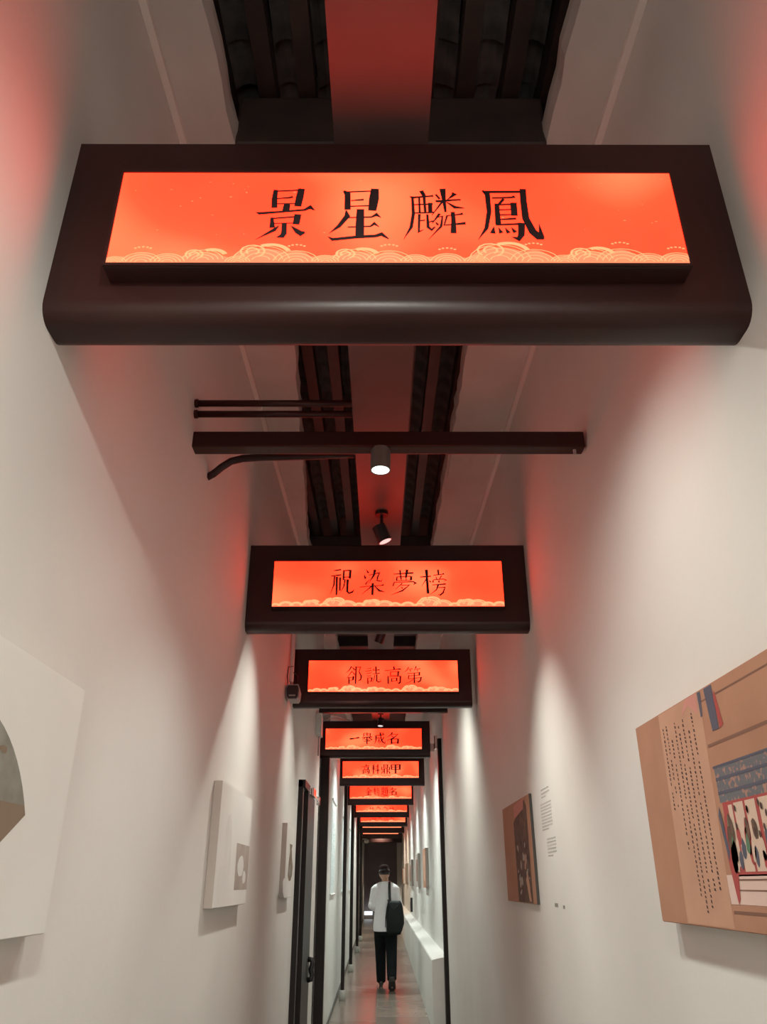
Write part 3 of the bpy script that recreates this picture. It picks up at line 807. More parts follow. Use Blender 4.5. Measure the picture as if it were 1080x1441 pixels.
def canvas(side, ya, yb, za, zb, face, edge, label, th=0.035, group=None, xw=None, k=1.0):
    ya, yb, za, zb = ya * k, yb * k, CAMZ + (za - CAMZ) * k, CAMZ + (zb - CAMZ) * k
    xw = xw if xw is not None else (XL if side < 0 else XR)
    t = thing('canvas_print', (xw, (ya + yb) / 2, za), label, 'picture', group)
    x0, x1 = sorted((xw - side * 0.0005, xw - side * th))
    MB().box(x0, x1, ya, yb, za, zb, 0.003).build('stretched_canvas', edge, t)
    xf = xw - side * th
    xa, xb = sorted((xf, xf - side * 0.001))
    MB().box(xa, xb, ya + 0.002, yb - 0.002, za + 0.002, zb - 0.002).build('printed_face', face, t)

    def flat(pts, lev=1):
        x = xf - side * (0.001 + 0.0004 * lev)
        m_ = MB()
        m_.poly([(x, y * k, CAMZ + (z - CAMZ) * k) for y, z in pts])
        return m_
    t_flat = flat
    return t, t_flat, xf


class Prints(MB):
    def build(self, *a, **k):
        o = super().build(*a, **k)
        if len(self.f) > 1:
            o['kind'] = 'stuff'
        return o


def merge(flat, polys, lev):
    m_ = Prints()
    for p in polys:
        q = flat(p, lev)
        m_.poly(q.v)
    return m_


def rect(y0, y1, z0, z1):
    return [(y0, z0), (y1, z0), (y1, z1), (y0, z1)]


def blob(y, z, a, b, n=9, rot=0.0, jit=0.15):
    out = []
    for i in range(n):
        t = 2 * math.pi * i / n
        r = 1 + random.uniform(-jit, jit)
        p, q = a * r * math.cos(t), b * r * math.sin(t)
        out.append((y + p * math.cos(rot) - q * math.sin(rot), z + p * math.sin(rot) + q * math.cos(rot)))
    return out


# left, nearest: a spread folding fan
t, fl, xf = canvas(-1, 0.77, 1.77, CZ0, CZ1, M['canvas'], M['canvas'], 'white canvas with a grey folding fan, nearest on the left wall', k=0.948)
py, pz, ro, ri = 1.27, Zc(-0.07), 0.357, 0.15
zcut = Zc(0.135)
up, lo = [], []
for i in range(24):
    a0, a1 = R(32 + 116 * i / 24), R(32 + 116 * (i + 1) / 24)
    q = [(py + ri * math.cos(a0), pz + ri * math.sin(a0)), (py + ro * math.cos(a0), pz + ro * math.sin(a0)), (py + ro * math.cos(a1), pz + ro * math.sin(a1)), (py + ri * math.cos(a1), pz + ri * math.sin(a1))]

    def clip(poly, keep_up):
        out = []
        for j in range(len(poly)):
            p, n_ = poly[j], poly[(j + 1) % len(poly)]
            ip = (p[1] >= zcut) == keep_up
            inn = (n_[1] >= zcut) == keep_up
            if ip: out.append(p)
            if ip != inn:
                s_ = (zcut - p[1]) / (n_[1] - p[1])
                out.append((p[0] + (n_[0] - p[0]) * s_, zcut))
        return out
    a, b = clip(q, True), clip(q, False)
    if len(a) > 2: up.append(a)
    if len(b) > 2: lo.append(b)
merge(fl, up, 1).build('fan_print', M['fangrey'], t)
merge(fl, lo, 1).build('fan_edge_print', M['fanbrown'], t)
random.seed(21)
merge(fl, [blob(py + random.uniform(-.2, .2), Zc(random.uniform(.16, .22)), random.uniform(.008, .02), random.uniform(.004, .01), 7) for _ in range(14)], 2).build('fan_figure_print', M['fanbrown'], t)

# left, second
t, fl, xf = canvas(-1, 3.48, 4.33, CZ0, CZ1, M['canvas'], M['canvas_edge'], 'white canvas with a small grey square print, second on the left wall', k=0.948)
merge(fl, [rect(3.95, 4.325, Zc(-0.025), Zc(0.175))], 1).build('square_print', M['greyprint'], t)
random.seed(4)
merge(fl, [blob(4.10, Zc(0.08), .09, .05, 12), blob(4.22, Zc(0.03), .05, .03, 9)], 2).build('square_print_figure', M['pinkprint'] if False else M['palegrey'], t)
merge(fl, [blob(3.72, Zc(0.12), .085, .17, 16, 0.1, .08), blob(3.60, Zc(0.0), .06, .07, 12)], 1).build('faint_print', M['palegrey'], t)
# left, third
t, fl, xf = canvas(-1, 6.03, 6.56, CZ0, CZ1, M['canvas'], M['canvas_edge'], 'smaller-looking white canvas with a brown vase print, third on the left wall', k=0.948)
merge(fl, [[(6.20, Zc(.05)), (6.28, Zc(.02)), (6.40, Zc(.02)), (6.50, Zc(.06)), (6.52, Zc(.12)), (6.44, Zc(.18)), (6.40, Zc(.24)), (6.44, Zc(.27)), (6.24, Zc(.27)), (6.28, Zc(.22)), (6.22, Zc(.14))]], 1).build('vase_print', M['fanbrown'], t)
merge(fl, [blob(6.33, Zc(.09), .07, .04, 10)], 2).build('vase_grey_print', M['fangrey'], t)  # grey patch printed on the vase
merge(fl, [blob(6.02, Zc(-.02), .12, .06, 12)], 1).build('pale_print', M['palegrey'], t)

# right, nearest: tan scroll painting with a column of script and a hall
t, fl, xf = canvas(1, 1.26, 2.262, CZ0, CZ1, M['tan'], M['tan'], 'large tan painting with columns of script and a palace hall, nearest on the right wall', 0.04, k=0.9650)
merge(fl, [[(1.805, CZ0 + .004), (2.075, CZ0 + .004), (2.06, CZ1 - .004), (1.775, CZ1 - .004)]], 1).build('script_strip_print', M['strip'], t)
random.seed(7)
marks = []
colsx = [2.045, 2.020, 1.992, 1.960, 1.935, 1.905, 1.875, 1.845]
for ci, yc in enumerate(colsx):
    z = CZ1 - 0.035 - random.uniform(0, .02) - (0.03 if ci in (2, 6) else 0)
    zend = CZ0 + (0.03 if ci > 1 else 0.25) + random.uniform(0, .05)
    if ci == 2: zend = CZ0 + .16
    while z > zend:
        h = random.uniform(.005, .0085)
        lean = 0.05 * (z - CZ0)
        if random.random() < 0.93:
            yj = yc - lean * 0.3 + random.uniform(-.0012, .0012)
            wd = random.uniform(.0030, .0050)
            marks.append([(yj - wd, z - h), (yj + wd * .8, z - h * .8), (yj + wd, z), (yj - wd * .7, z - h * .1)])
        z -= h + random.uniform(.0022, .0042)
tag(merge(fl, marks, 2).build('script_print', M['ink'], t), kind='stuff')
merge(fl, [[(1.80, CZ1 - .05), (1.85, CZ1 - .02), (1.90, CZ1 - .035), (1.86, CZ1 - .004), (1.79, CZ1 - .004)]], 2).build('seal_print', M['pinkprint'], t)
merge(fl, [rect(1.27, 1.775, CZ1 - .13, CZ1 - .123), rect(1.27, 1.795, Zc(-.058), Zc(-.052)), rect(1.27, 1.775, CZ1 - .03, CZ1 - .026)], 1).build('rule_print', M['fadedink'], t)
merge(fl, [[(1.70, CZ1 - .10), (1.735, CZ1 - .10), (1.745, CZ1 - .005), (1.70, CZ1 - .005)], [(1.775, CZ1 - .06), (1.785, CZ1 - .06), (1.785, CZ1 - .005), (1.765, CZ1 - .005)]], 2).build('pillar_print', M['bluesolid'], t)
merge(fl, [[(1.675, CZ1 - .095), (1.695, CZ1 - .10), (1.70, CZ1 - .03), (1.69, CZ1 - .02)]], 2).build('tassel_print', M['redprint'], t)
merge(fl, [rect(1.27, 1.765, Zc(.155), Zc(.228))], 1).build('eave_print', M['blueprint'], t)
merge(fl, [rect(1.27, 1.765, Zc(.200), Zc(.206)), rect(1.27, 1.765, Zc(.172), Zc(.178)), rect(1.27, 1.77, Zc(.226), Zc(.231))], 2).build('eave_line_print', M['bluesolid'], t)
merge(fl, [rect(1.27, 1.755, Zc(.012), Zc(.155))], 1).build('hall_wall_print', M['redprint'], t)
merge(fl, [rect(y, y + .045, Zc(.020), Zc(.150)) for y in (1.30, 1.36, 1.42, 1.48, 1.54, 1.60, 1.655)] + [rect(1.708, 1.728, Zc(.03), Zc(.148))], 2).build('hall_panel_print', M['creamprint'], t)
merge(fl, [rect(1.27, 1.80, Zc(-.040), Zc(.015))], 1).build('terrace_print', M['palepink'], t)
merge(fl, [rect(1.27, 1.74, Zc(.004), Zc(.007)), rect(1.27, 1.76, Zc(-.015), Zc(-.0125))], 2).build('terrace_line_print', M['fadedink'], t)
random.seed(9)
for nm, mm_, n in (('robe_print', 'bluesolid', 9), ('robe_print', 'redprint', 8), ('robe_print', 'greenprint', 5), ('robe_print', 'creamprint', 8), ('robe_print', 'brownprint', 8)):
    ps = []
    for _ in range(n):
        y, z = random.uniform(1.34, 1.745), random.uniform(.035, .105)
        ps.append(blob(y, Zc(z), random.uniform(.007, .012), random.uniform(.018, .030), 9, random.uniform(-.2, .2)))
    merge(fl, ps, 3 + random.randint(0, 2)).build(nm, M[mm_], t)
ps = [blob(random.uniform(1.34, 1.74), Zc(random.uniform(.085, .142)), .0045, .007, 7) for _ in range(28)]
merge(fl, ps, 6).build('hat_print', M['ink'], t)
merge(fl, [[(1.735, Zc(.02)), (1.748, Zc(-.03)), (1.76, Zc(-.04)), (1.775, Zc(.05)), (1.755, Zc(.13)), (1.735, Zc(.11))]], 3).build('banner_print', M['redprint'], t)
merge(fl, [[(1.772, Zc(.15)), (1.783, Zc(.13)), (1.768, Zc(.04)), (1.757, Zc(.06))]], 4).build('banner_edge_print', M['bluesolid'], t)

# right, second: tan canvas with a dark crowd scene
t, fl, xf = canvas(1, 4.04, 4.95, CZ0, CZ1, M['tan'], M['tan'], 'tan painting with a dark brown crowd scene, second on the right wall', 0.014, k=1.001)
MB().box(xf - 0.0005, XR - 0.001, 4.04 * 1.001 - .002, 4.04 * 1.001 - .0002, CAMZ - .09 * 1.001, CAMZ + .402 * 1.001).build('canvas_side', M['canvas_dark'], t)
merge(fl, [[(4.13, CZ0 + .004), (4.56, CZ0 + .004), (4.56, CZ1 - .10), (4.32, CZ1 - .04), (4.18, CZ1 - .015), (4.13, CZ1 - .05)]], 1).build('crowd_scene_print', M['brownprint'], t)
merge(fl, [[(4.22, CZ1 - .055), (4.52, CZ1 - .085), (4.52, CZ1 - .02), (4.20, CZ1 - .004)]], 2).build('title_print', M['pinkprint'], t)
random.seed(14)
ps, pd = [], []
for _ in range(34):
    y, z = random.uniform(4.16, 4.50), random.uniform(-.07, .20)
    (ps if random.random() < .55 else pd).append(blob(y, Zc(z), random.uniform(.012, .03), random.uniform(.010, .022), 8, random.uniform(-.6, .6), .3))
merge(fl, ps, 3).build('figure_print', M['greyprint'], t)
merge(fl, pd, 4).build('figure_print', M['ink'], t)
merge(fl, [[(4.16, Zc(-.08)), (4.22, Zc(-.08)), (4.28, Zc(0.02)), (4.22, Zc(.05)), (4.19, Zc(0))], [(4.26, Zc(.06)), (4.30, Zc(.07)), (4.25, Zc(.14)), (4.23, Zc(.13))]], 5).build('path_print', M['strip'], t)


# vinyl text on the right wall beside it
def text_block(rows, ya, yb, z0, dz, label, matn, h=0.006, seed=1):
    random.seed(seed)
    ya, yb, z0 = ya * 1.02, yb * 1.02, CAMZ + (z0 - CAMZ) * 1.02
    m_ = MB()
    z = z0
    for r_ in range(rows):
        y = yb
        yend = ya + (random.uniform(0.0, 0.09) if r_ == rows - 1 else 0.0)
        while y > yend:
            wd = random.uniform(.006, .009)
            m_.box(XR - 0.0012, XR - 0.0003, y - wd, y, z - h * random.uniform(.8, 1.0), z)
            y -= wd + random.uniform(.003, .005)
        z -= dz
    return tag(m_.build('wall_text', M[matn]), label, 'lettering')


text_block(3, 3.55, 3.72, Zc(.385), .016, 'tiny grey wall heading beside the crowd painting, topmost', 'vinylpale', seed=1)
text_block(9, 3.53, 3.76, Zc(.325), .0135, 'tiny grey wall paragraph beside the crowd painting', 'vinylpale', seed=2)
text_block(6, 3.50, 3.68, Zc(.178), .0135, 'short grey wall paragraph below the longer one beside the crowd painting', 'vinylpale', seed=3)
text_block(1, 3.55, 3.63, Zc(-.075), .02, 'tiny caption mark low beside the crowd painting, far one', 'vinyl', 0.016, seed=4)
text_block(1, 3.38, 3.47, Zc(-.080), .02, 'tiny caption mark low beside the crowd painting, near one', 'vinyl', 0.013, seed=5)

# far canvases on the right wall, beyond the doorway
FARP = [(13.2, 14.1, -.06, .51, 'tan', 'narrow-looking pinkish tan picture, nearest of the far right row'), (15.9, 17.0, -.06, .52, 'greyprint', 'greyish picture, second of the far right row'),
        (19.4, 20.9, -.05, .50, 'fangrey', 'dark green-grey picture, third of the far right row'), (23.0, 24.3, -.02, .50, 'fanbrown', 'brown picture, fourth of the far right row'),
        (26.6, 28.0, .0, .42, 'tan', 'tan picture, last and smallest of the far right row')]
for ya, yb, za, zb, mm_, lab in FARP:
    t, fl, xf = canvas(1, ya, yb, Zc(za), Zc(zb), M[mm_], M['canvas_edge'], lab, 0.045, group='pictures on the far right wall')
    merge(fl, [rect(ya + .2, yb - .25, Zc(za + .1), Zc(zb - .1))], 1).build('scene_print', M['fadedink' if mm_ != 'tan' else 'strip'], t)
for ya, yb, za, zb, mm_, lab in ((23.0, 24.2, -.05, .48, 'fanbrown', 'dark brown picture on the left wall just past the eighth beam'), (25.7, 27.0, .0, .45, 'strip', 'tan picture on the left wall close to the far doorway')):
    t, fl, xf = canvas(-1, ya, yb, Zc(za), Zc(zb), M[mm_], M['canvas_edge'], lab, 0.045, group='pictures on the far left wall', xw=XL2)
    merge(fl, [rect(ya + .2, yb - .25, Zc(za + .1), Zc(zb - .1))], 1).build('scene_print', M['fadedink'], t)

# pale hanging scrolls on the left wall between the posts
for i, (y, lab) in enumerate(((10.95, 'fourth and fifth'), (13.9, 'fifth and sixth'), (17.0, 'sixth and seventh'))):
    t = thing('hanging_scroll', (XL2, y, Zc(0)), f'pale scroll with light blue script on the left wall between {lab} beams', 'scroll', 'pale scrolls on the left wall')
    MB().box(XL2 + 0.0005, XL2 + 0.004, y - .45, y + .45, Zc(-.12), Zc(.98)).build('scroll_paper', M['mount'], t)
    for z in (-.12, .98):
        MB().tube([(XL2 + .011, y - .48, Zc(z)), (XL2 + .011, y + .48, Zc(z))], 0.010, 10).build('scroll_rod', M['canvas'], t)
    random.seed(30 + i)
    m_ = MB()
    for c in range(3):
        z = .86
        while z > .0:
            for q in range(3):
                a, b = random.uniform(-.07, .07), random.uniform(.01, .03)
                yc = y - .26 + .26 * c
                m_.box(XL2 + .004, XL2 + .005, yc + a - .035, yc + a + .035, Zc(z - b), Zc(z))
                z -= b + .012
            z -= .03
    tag(m_.build('script_mark', M['bluechar'], t), kind='stuff')

# ------------------------------------------------------------------ posts on stone bases along the left
for y, x, wd, rb, nth in ((9.66, -0.665, 0.050, 0.056, 'fourth'), (12.42, -0.530, 0.025, 0.046, 'fifth'), (15.52, -0.527, 0.028, 0.048, 'sixth'), (18.92, -0.510, 0.030, 0.052, 'seventh'), (21.72, -0.510, 0.036, 0.056, 'eighth')):
    zt = {9.66: 1.37, 12.42: 1.347, 15.52: 1.338, 18.92: 1.365, 21.72: 1.345}[y]
    fz = floor_z(y)
    t = thing('post', (x, y, fz), f'dark post on a pale stone foot under the {nth} beam', 'post', 'dark posts along the left wall')
    MB().box(x - wd, x + wd, y - wd, y + wd, fz + 0.115, Zc(zt) + 0.002, 0.004).build('post_shaft', M['doorp'], t)
    b_ = MB()
    b_.tube([(x, y, fz - 0.01), (x, y, fz + .015), (x, y, fz + .05), (x, y, fz + .09), (x, y, fz + .116)], [rb * .92, rb, rb * 1.08, rb, rb * .80], 18)
    b_.build('stone_base', M['stone'], t, smooth=True)

# ------------------------------------------------------------------ left door leaf folded back on the wall
fz = floor_z(7.3)
t = tag(thing('door_1', (XL, 7.3, fz), None, None), kind='structure')
ztop = Zc(0.78)
MB().box(XL - .01, XL + .040, 6.70, 6.79, fz - .02, ztop, .004).build('door_jamb', M['doorp'], t)
MB().box(XL + .0005, XL + .016, 6.79, 7.05, fz, ztop - .02).build('glass_panel', M['glass_dark'], t)
MB().box(XL + .016, XL + .022, 6.83, 6.85, fz, ztop - .03).build('glazing_bead', M['grey'], t)
leaf = MB().box(XL + .0005, XL + .055, 7.05, 7.75, fz + .01, ztop - .06, .004).build('door_leaf', M['doorp'], t)
MB().box(XL - .01, XL + .058, 6.70, 7.20, ztop - .06, ztop, .004).build('door_head', M['doorp'], t)
hz = Zc(-.66)
m_ = MB()
m_.tube([(XL + .055, 7.62, hz + .075), (XL + .088, 7.62, hz + .072), (XL + .094, 7.62, hz + .04), (XL + .082, 7.62, hz), (XL + .092, 7.62, hz - .04), (XL + .086, 7.62, hz - .072), (XL + .055, 7.62, hz - .078)], 0.022, 10)
m_.build('door_handle', M['black'], leaf, smooth=True)
m_ = MB().box(XL + .056, XL + .085, 7.25, 7.50, ztop - .075, ztop - .005, .008)
m_.build('door_closer', M['chrome'], leaf)
m_ = MB().box(XL + .060, XL + .078, 7.50, 7.95, ztop - .060, ztop - .045, .003)
m_.box(XL + .056, XL + .090, 7.90, 7.99, ztop - .095, ztop - .02, .006)
m_.build('closer_arm', M['chrome'], leaf)
# right jamb with its closer
fz = floor_z(9.8)
t = tag(thing('door_2', (XR, 9.8, fz), None, None), kind='structure')
MB().box(XR - .045, XR + .01, 9.78, 9.90, fz - .02, Zc(1.62), .004).build('door_jamb', M['doorp'], t)
m_ = MB().box(XR - .085, XR - .046, 9.80, 9.86, Zc(1.50), Zc(1.66), .006)
m_.box(XR - .14, XR - .085, 9.84, 9.88, Zc(1.47), Zc(1.57), .006)
m_.build('door_closer', M['chrome'], t)

# ------------------------------------------------------------------ camera, boxes and wires by the third beam
cx, cy, cz = -0.640, 5.50, Zc(1.235)
t = thing('security_camera', (XL, 5.55, cz), 'black security camera on the left wall in front of the third beam', 'camera')
prof = [(-.045, .02), (-.036, .045), (.036, .045), (.045, .02), (.040, -.035), (.028, -.05), (-.028, -.05), (-.040, -.035)]


def prism(prof, cx, y0, y1, cz, s0=1.0, s1=1.0):
    n = len(prof)
    vs = [(cx + a * s0, y0, cz + b * s0) for a, b in prof] + [(cx + a * s1, y1, cz + b * s1) for a, b in prof]
    return MB().add(vs, [tuple(range(n)), tuple(reversed(range(n, 2 * n)))] + [(i, n + i, n + (i + 1) % n, (i + 1) % n) for i in range(n)])


c = prism(prof, cx + .012, cy - .02, cy + .16, cz, 1.12, 1.0).build('camera_hood', M['grey'], t)
prism(prof, cx + .012, cy - .032, cy - .0205, cz - .002, 0.92, 1.0).build('camera_face', M['black'], t)
MB().box(cx - .012, cx + .034, cy - .035, cy - .0325, cz - .036, cz - .027).build('lens_window', M['grey'], t)
MB().tube([(XL + .025, cy + .10, cz + .05), (XL + .022, cy + .12, cz + .10)], .010, 10).build('camera_arm', M['grey'], t)
t = tag(MB().tube([(XL + .022, cy + .12, cz + .10), (XL + .022, cy + .12, cz + .14), (XL + .022, cy + .12, Zc(2.2))], .017, 12).build('riser_pipe', M['trunk'], smooth=True),
        'pale vertical pipe above the black security camera', 'pipe')
m_ = MB()
m_.tube([(XL + .040, cy + .06, cz + .20), (XL + .008, cy + .03, cz + .19), (XL + .004, cy + .02, cz + .12), (XL + .010, cy + .04, cz + .068)], .0035, 8)
m_.tube([(XL + .040, cy + .08, cz + .16), (XL + .075, cy + .05, cz + .13), (XL + .078, cy + .04, cz + .09), (XL + .060, cy + .06, cz + .068)], .0035, 8)
tag(m_.build('camera_cable', M['black'], smooth=True), 'looped dark cables above the black security camera', 'cable')
t = thing('junction_box', (XL, 8.3, Zc(1.43)), 'small pale junction box on the left wall before the fourth beam', 'box')
MB().box(XL + .0005, XL + .06, 8.2, 8.42, Zc(1.40), Zc(1.62), .006).build('box_body', M['trunk'], t)
MB().tube([(XL + .03, 8.3, Zc(1.40)), (XL + .03, 8.3, Zc(1.20))], .008, 8).build('cable_tail', M['grey'], t)
m_ = MB().tube([(XL + .06, 8.32, Zc(1.60)), (XL + .14, 8.62, Zc(1.685)), (XL + .26, 9.5, Zc(1.795)), (XL + .34, 9.6, Zc(1.802))], .005, 8)
m_.tube([(XL + .06, 8.36, Zc(1.56)), (XL + .10, 8.9, Zc(1.70)), (XL + .20, 9.45, Zc(1.79)), (XL + .25, 9.6, Zc(1.802))], .005, 8)
tag(m_.build('cable', M['grey'], smooth=True), 'two thin grey cables sloping from the junction box to the fourth beam', 'cable')
t = tag(MB().box(XR - .05, XR - .0005, 20.2, 20.36, Zc(-.60), Zc(-.30), .01).build('wall_box', M['black']), 'small black box on the far right wall above the dado', 'box')
MB().box(XR - .055, XR - .0505, 20.22, 20.34, Zc(-.52), Zc(-.38), .002).build('box_lid', M['blackm'], t)
# bright thing at the foot of the far doorway, white camera under the last beam
t = thing('light_box', (-0.44, YE + 0.9, floor_z(YE)), 'low bright light box at the foot of the far doorway', 'lamp')
MB().box(-.60, -.30, YE + .8, YE + 1.0, floor_z(YE) + .0, floor_z(YE) + .10, .01).build('box_base', M['grey'], t)
MB().box(-.60, -.30, YE + .8, YE + 1.0, floor_z(YE) + .10, floor_z(YE) + .22, .01).build('lit_panel', M['glowstrip'], t)
t = thing('dome_camera', (XL2, 28.3, Zc(1.34)), 'white round camera on the left wall near the far doorway', 'camera')
MB().tube([(XL2 + .001, 28.3, Zc(1.38)), (-.50, 28.3, Zc(1.38)), (-.48, 28.3, Zc(1.36)), (-.48, 28.3, Zc(1.32))], .03, 12).build('camera_mount', M['whitep'], t)
MB().ball((-.48, 28.3, Zc(1.30)), (.09, .09, .075), 16).build('camera_dome', M['whitep'], t, smooth=True)


# ------------------------------------------------------------------ the walking person
PX, PY = 0.075, 13.45
PZ = floor_z(PY)


def remeshed(mb_, name, m, parent, vox, smooth_it=4, origin=None):
    """fuse overlapping tubes and balls into one continuous skin"""
    o = mb_.build(name, m, None)
    md = o.modifiers.new('r', 'REMESH')
    md.mode = 'VOXEL'
    md.voxel_size = vox
    md.use_smooth_shade = True
    if smooth_it:
        sm = o.modifiers.new('s', 'SMOOTH')
        sm.iterations = smooth_it
        sm.factor = 0.5
    dg = bpy.context.evaluated_depsgraph_get()
    dg.update()
    me = bpy.data.meshes.new_from_object(o.evaluated_get(dg))
    o.modifiers.clear()
    o.data = me
    if len(me.materials) == 0:
        me.materials.append(m)
    for p in me.polygons:
        p.use_smooth = True
    o.parent = parent
    return o


per = thing('person', (PX, PY, PZ), 'person seen from behind walking away in white shirt, black trousers and dark hat', 'person')
b_ = MB()
# legs, trunk, arms, neck, head (x right, y away from the camera, z up)
hipL, kneeL, ankL, toeL = (-.085, 0, .86), (-.078, .17, .48), (-.068, .28, .085), (-.075, .42, .03)
hipR, kneeR, ankR, toeR = (.082, 0, .86), (.090, -.01, .48), (.088, -.29, .17), (.092, -.22, .04)
for h, k_, a_, t_ in ((hipL, kneeL, ankL, toeL), (hipR, kneeR, ankR, toeR)):
    b_.tube([h, k_, a_], [.082, .056, .036], 14)
    b_.ball(k_, .056); b_.ball(a_, .040)
    b_.tube([a_, ((a_[0] + t_[0]) / 2, (a_[1] + t_[1]) / 2, (a_[2] + t_[2]) / 2 - .005), t_], [.036, .034, .022], 10)
b_.tube([(0, 0, .80), (0, 0, .92), (0, .0, 1.06), (0, .01, 1.22), (0, .01, 1.34), (0, .015, 1.42)], [(.15, .10), (.155, .11), (.135, .095), (.150, .10), (.140, .088), (.07, .062)], 20)
b_.tube([(0, .015, 1.38), (-.006, .03, 1.50)], [.058, .050], 14)
hc = Vector((-.016, .055, 1.565))
b_.ball(hc, (.074, .092, .105), 18)
b_.ball(hc + Vector((-.004, .05, -.055)), (.048, .045, .05), 12)      # jaw
b_.ball(hc + Vector((-.006, .100, -.012)), (.012, .018, .02), 8)      # nose
for s in (-1, 1):
    b_.ball(hc + Vector((s * .074, .0, -.015)), (.010, .020, .030), 10)  # ears
shL, elL, wrL = (-.160, .0, 1.350), (-.215, -.03, 1.115), (-.175, .20, 1.06)
shR, elR, wrR = (.152, .0, 1.350), (.212, -.05, 1.115), (.185, .17, 1.03)
for sh, el, wr in ((shL, elL, wrL), (shR, elR, wrR)):
    b_.ball(sh, .050); b_.tube([sh, el, wr], [.046, .040, .028], 12); b_.ball(el, .041)
# hands: palm, four curled fingers, thumb from the side of the palm
for s, wr in ((-1, wrL), (1, wrR)):
    wr = Vector(wr)
    f = Vector((-s * .25, .95, .10)).normalized()
    side = Vector((0, 0, 1))
    inn = Vector((-s, -.25, 0)).normalized()
    b_.tube([wr, wr + f * .045, wr + f * .085], [(.022, .026), (.016, .040), (.014, .042)], 10)
    for q, ln in enumerate((.070, .080, .074, .058)):
        base = wr + f * .080 + side * (.032 - .021 * q)
        k1 = base + f * ln * .45 + inn * .006
        k2 = k1 + f * ln * .25 + inn * .022
        k3 = k2 + f * ln * .05 + inn * .026
        b_.tube([base, k1, k2, k3], [.0095, .009, .0082, .007], 8)
    tb = wr + f * .030 + side * .030
    b_.tube([tb, tb + side * .028 + f * .020 + inn * .012, tb + side * .034 + f * .050 + inn * .030], [.012, .011, .008], 8)
P0 = Vector((PX, PY, PZ))
b_.v = [tuple(Vector(v) + P0) for v in b_.v]
body = remeshed(b_, 'body', M['skin'], None, 0.0065, 3)


def place(o, parent):
    """give a world-space mesh to its parent"""
    for v in o.data.vertices:
        v.co -= Vector(parent.location)
    o.parent = parent
    return o


place(body, per)
# face details on the far side
for s in (-1, 1):
    MB().ball(P0 + hc + Vector((s * .030 - .006, .084, .010)), (.013, .010, .008), 10).build('eye', M['whitep'], per, smooth=True)
    MB().tube([P0 + hc + Vector((s * .016 - .006, .094, .030)), P0 + hc + Vector((s * .045 - .006, .080, .030))], .004, 6).build('eyebrow', M['hair'], per)
MB().tube([P0 + hc + Vector((-.026, .092, -.048)), P0 + hc + Vector((-.005, .098, -.050)), P0 + hc + Vector((.016, .092, -.048))], .005, 6).build('mouth', M['pinkprint'], per)
# hair below the hat
h_ = MB()
for i in range(14):
    a = R(180 + 180 * i / 13)
    c = hc + Vector((.072 * math.cos(a), .088 * math.sin(a) - .004, .012))
    h_.ball(P0 + c, (.016, .016, .034), 8)
h_ = remeshed(h_, 'hair', M['hair'], None, 0.007, 3)
place(h_, per)
# shirt: loose trunk with folds, sleeves to the wrists
s_ = MB()
random.seed(2)


def rough_ring(zs):
    return zs


trunk = [((.002, .022, .765), (.192, .156)), ((.0, .018, .85), (.192, .152)), ((-.004, .002, .95), (.176, .130)), ((-.004, .0, 1.06), (.162, .120)), ((-.002, .004, 1.18), (.172, .124)), ((0, .006, 1.29), (.182, .122)),
         ((0, .008, 1.365), (.150, .100)), ((0, .012, 1.415), (.112, .082)), ((-.002, .016, 1.445), (.064, .062))]
s_.tube([p for p, r in trunk], [r for p, r in trunk], 28)
for sh, el, wr in ((shL, elL, wrL), (shR, elR, wrR)):
    el2 = tuple(a * .5 + b * .5 for a, b in zip(sh, el))
    fo = tuple(a * .5 + b * .5 for a, b in zip(el, wr))
    cu = tuple(a * .12 + b * .88 for a, b in zip(el, wr))
    s_.ball((sh[0] * .95, sh[1], sh[2] - .004), (.066, .070, .060))
    s_.tube([sh, el2, el, fo, cu], [.068, .060, .056, .050, .042], 14)
    s_.ball(el, .060)
    s_.tube([(0, .012, 1.405), (sh[0] * .5, .008, 1.392), (sh[0] * .95, .004, 1.352)], [.050, .052, .056], 14)
# diagonal folds from the strap shoulder and across the back
for q in range(9):
    a = random.uniform(-.13, .10)
    z0_, z1_ = random.uniform(.86, 1.02), random.uniform(1.08, 1.30)
    pts = []
    for j in range(6):
        u_ = j / 5
        x = a + (.05 + .02 * q / 9) * u_
        z = z0_ + (z1_ - z0_) * u_
        yb_ = -.121 * math.sqrt(max(.05, 1 - (x / .175) ** 2))
        pts.append((x, yb_ + .006, z))
    s_.tube(pts, [.005, .011, .013, .012, .010, .004], 8)
for q in range(5):
    x = -.14 + .06 * q
    s_.tube([(x, -.118 * math.sqrt(1 - (x / .18) ** 2) + .004, .785), (x + .006, -.118 * math.sqrt(1 - (x / .18) ** 2) + .004, .90)], [.012, .004], 8)
s_.v = [tuple(Vector(v) + P0) for v in s_.v]
o = remeshed(s_, 'shirt', M['shirt'], None, 0.009, 2)
place(o, per)
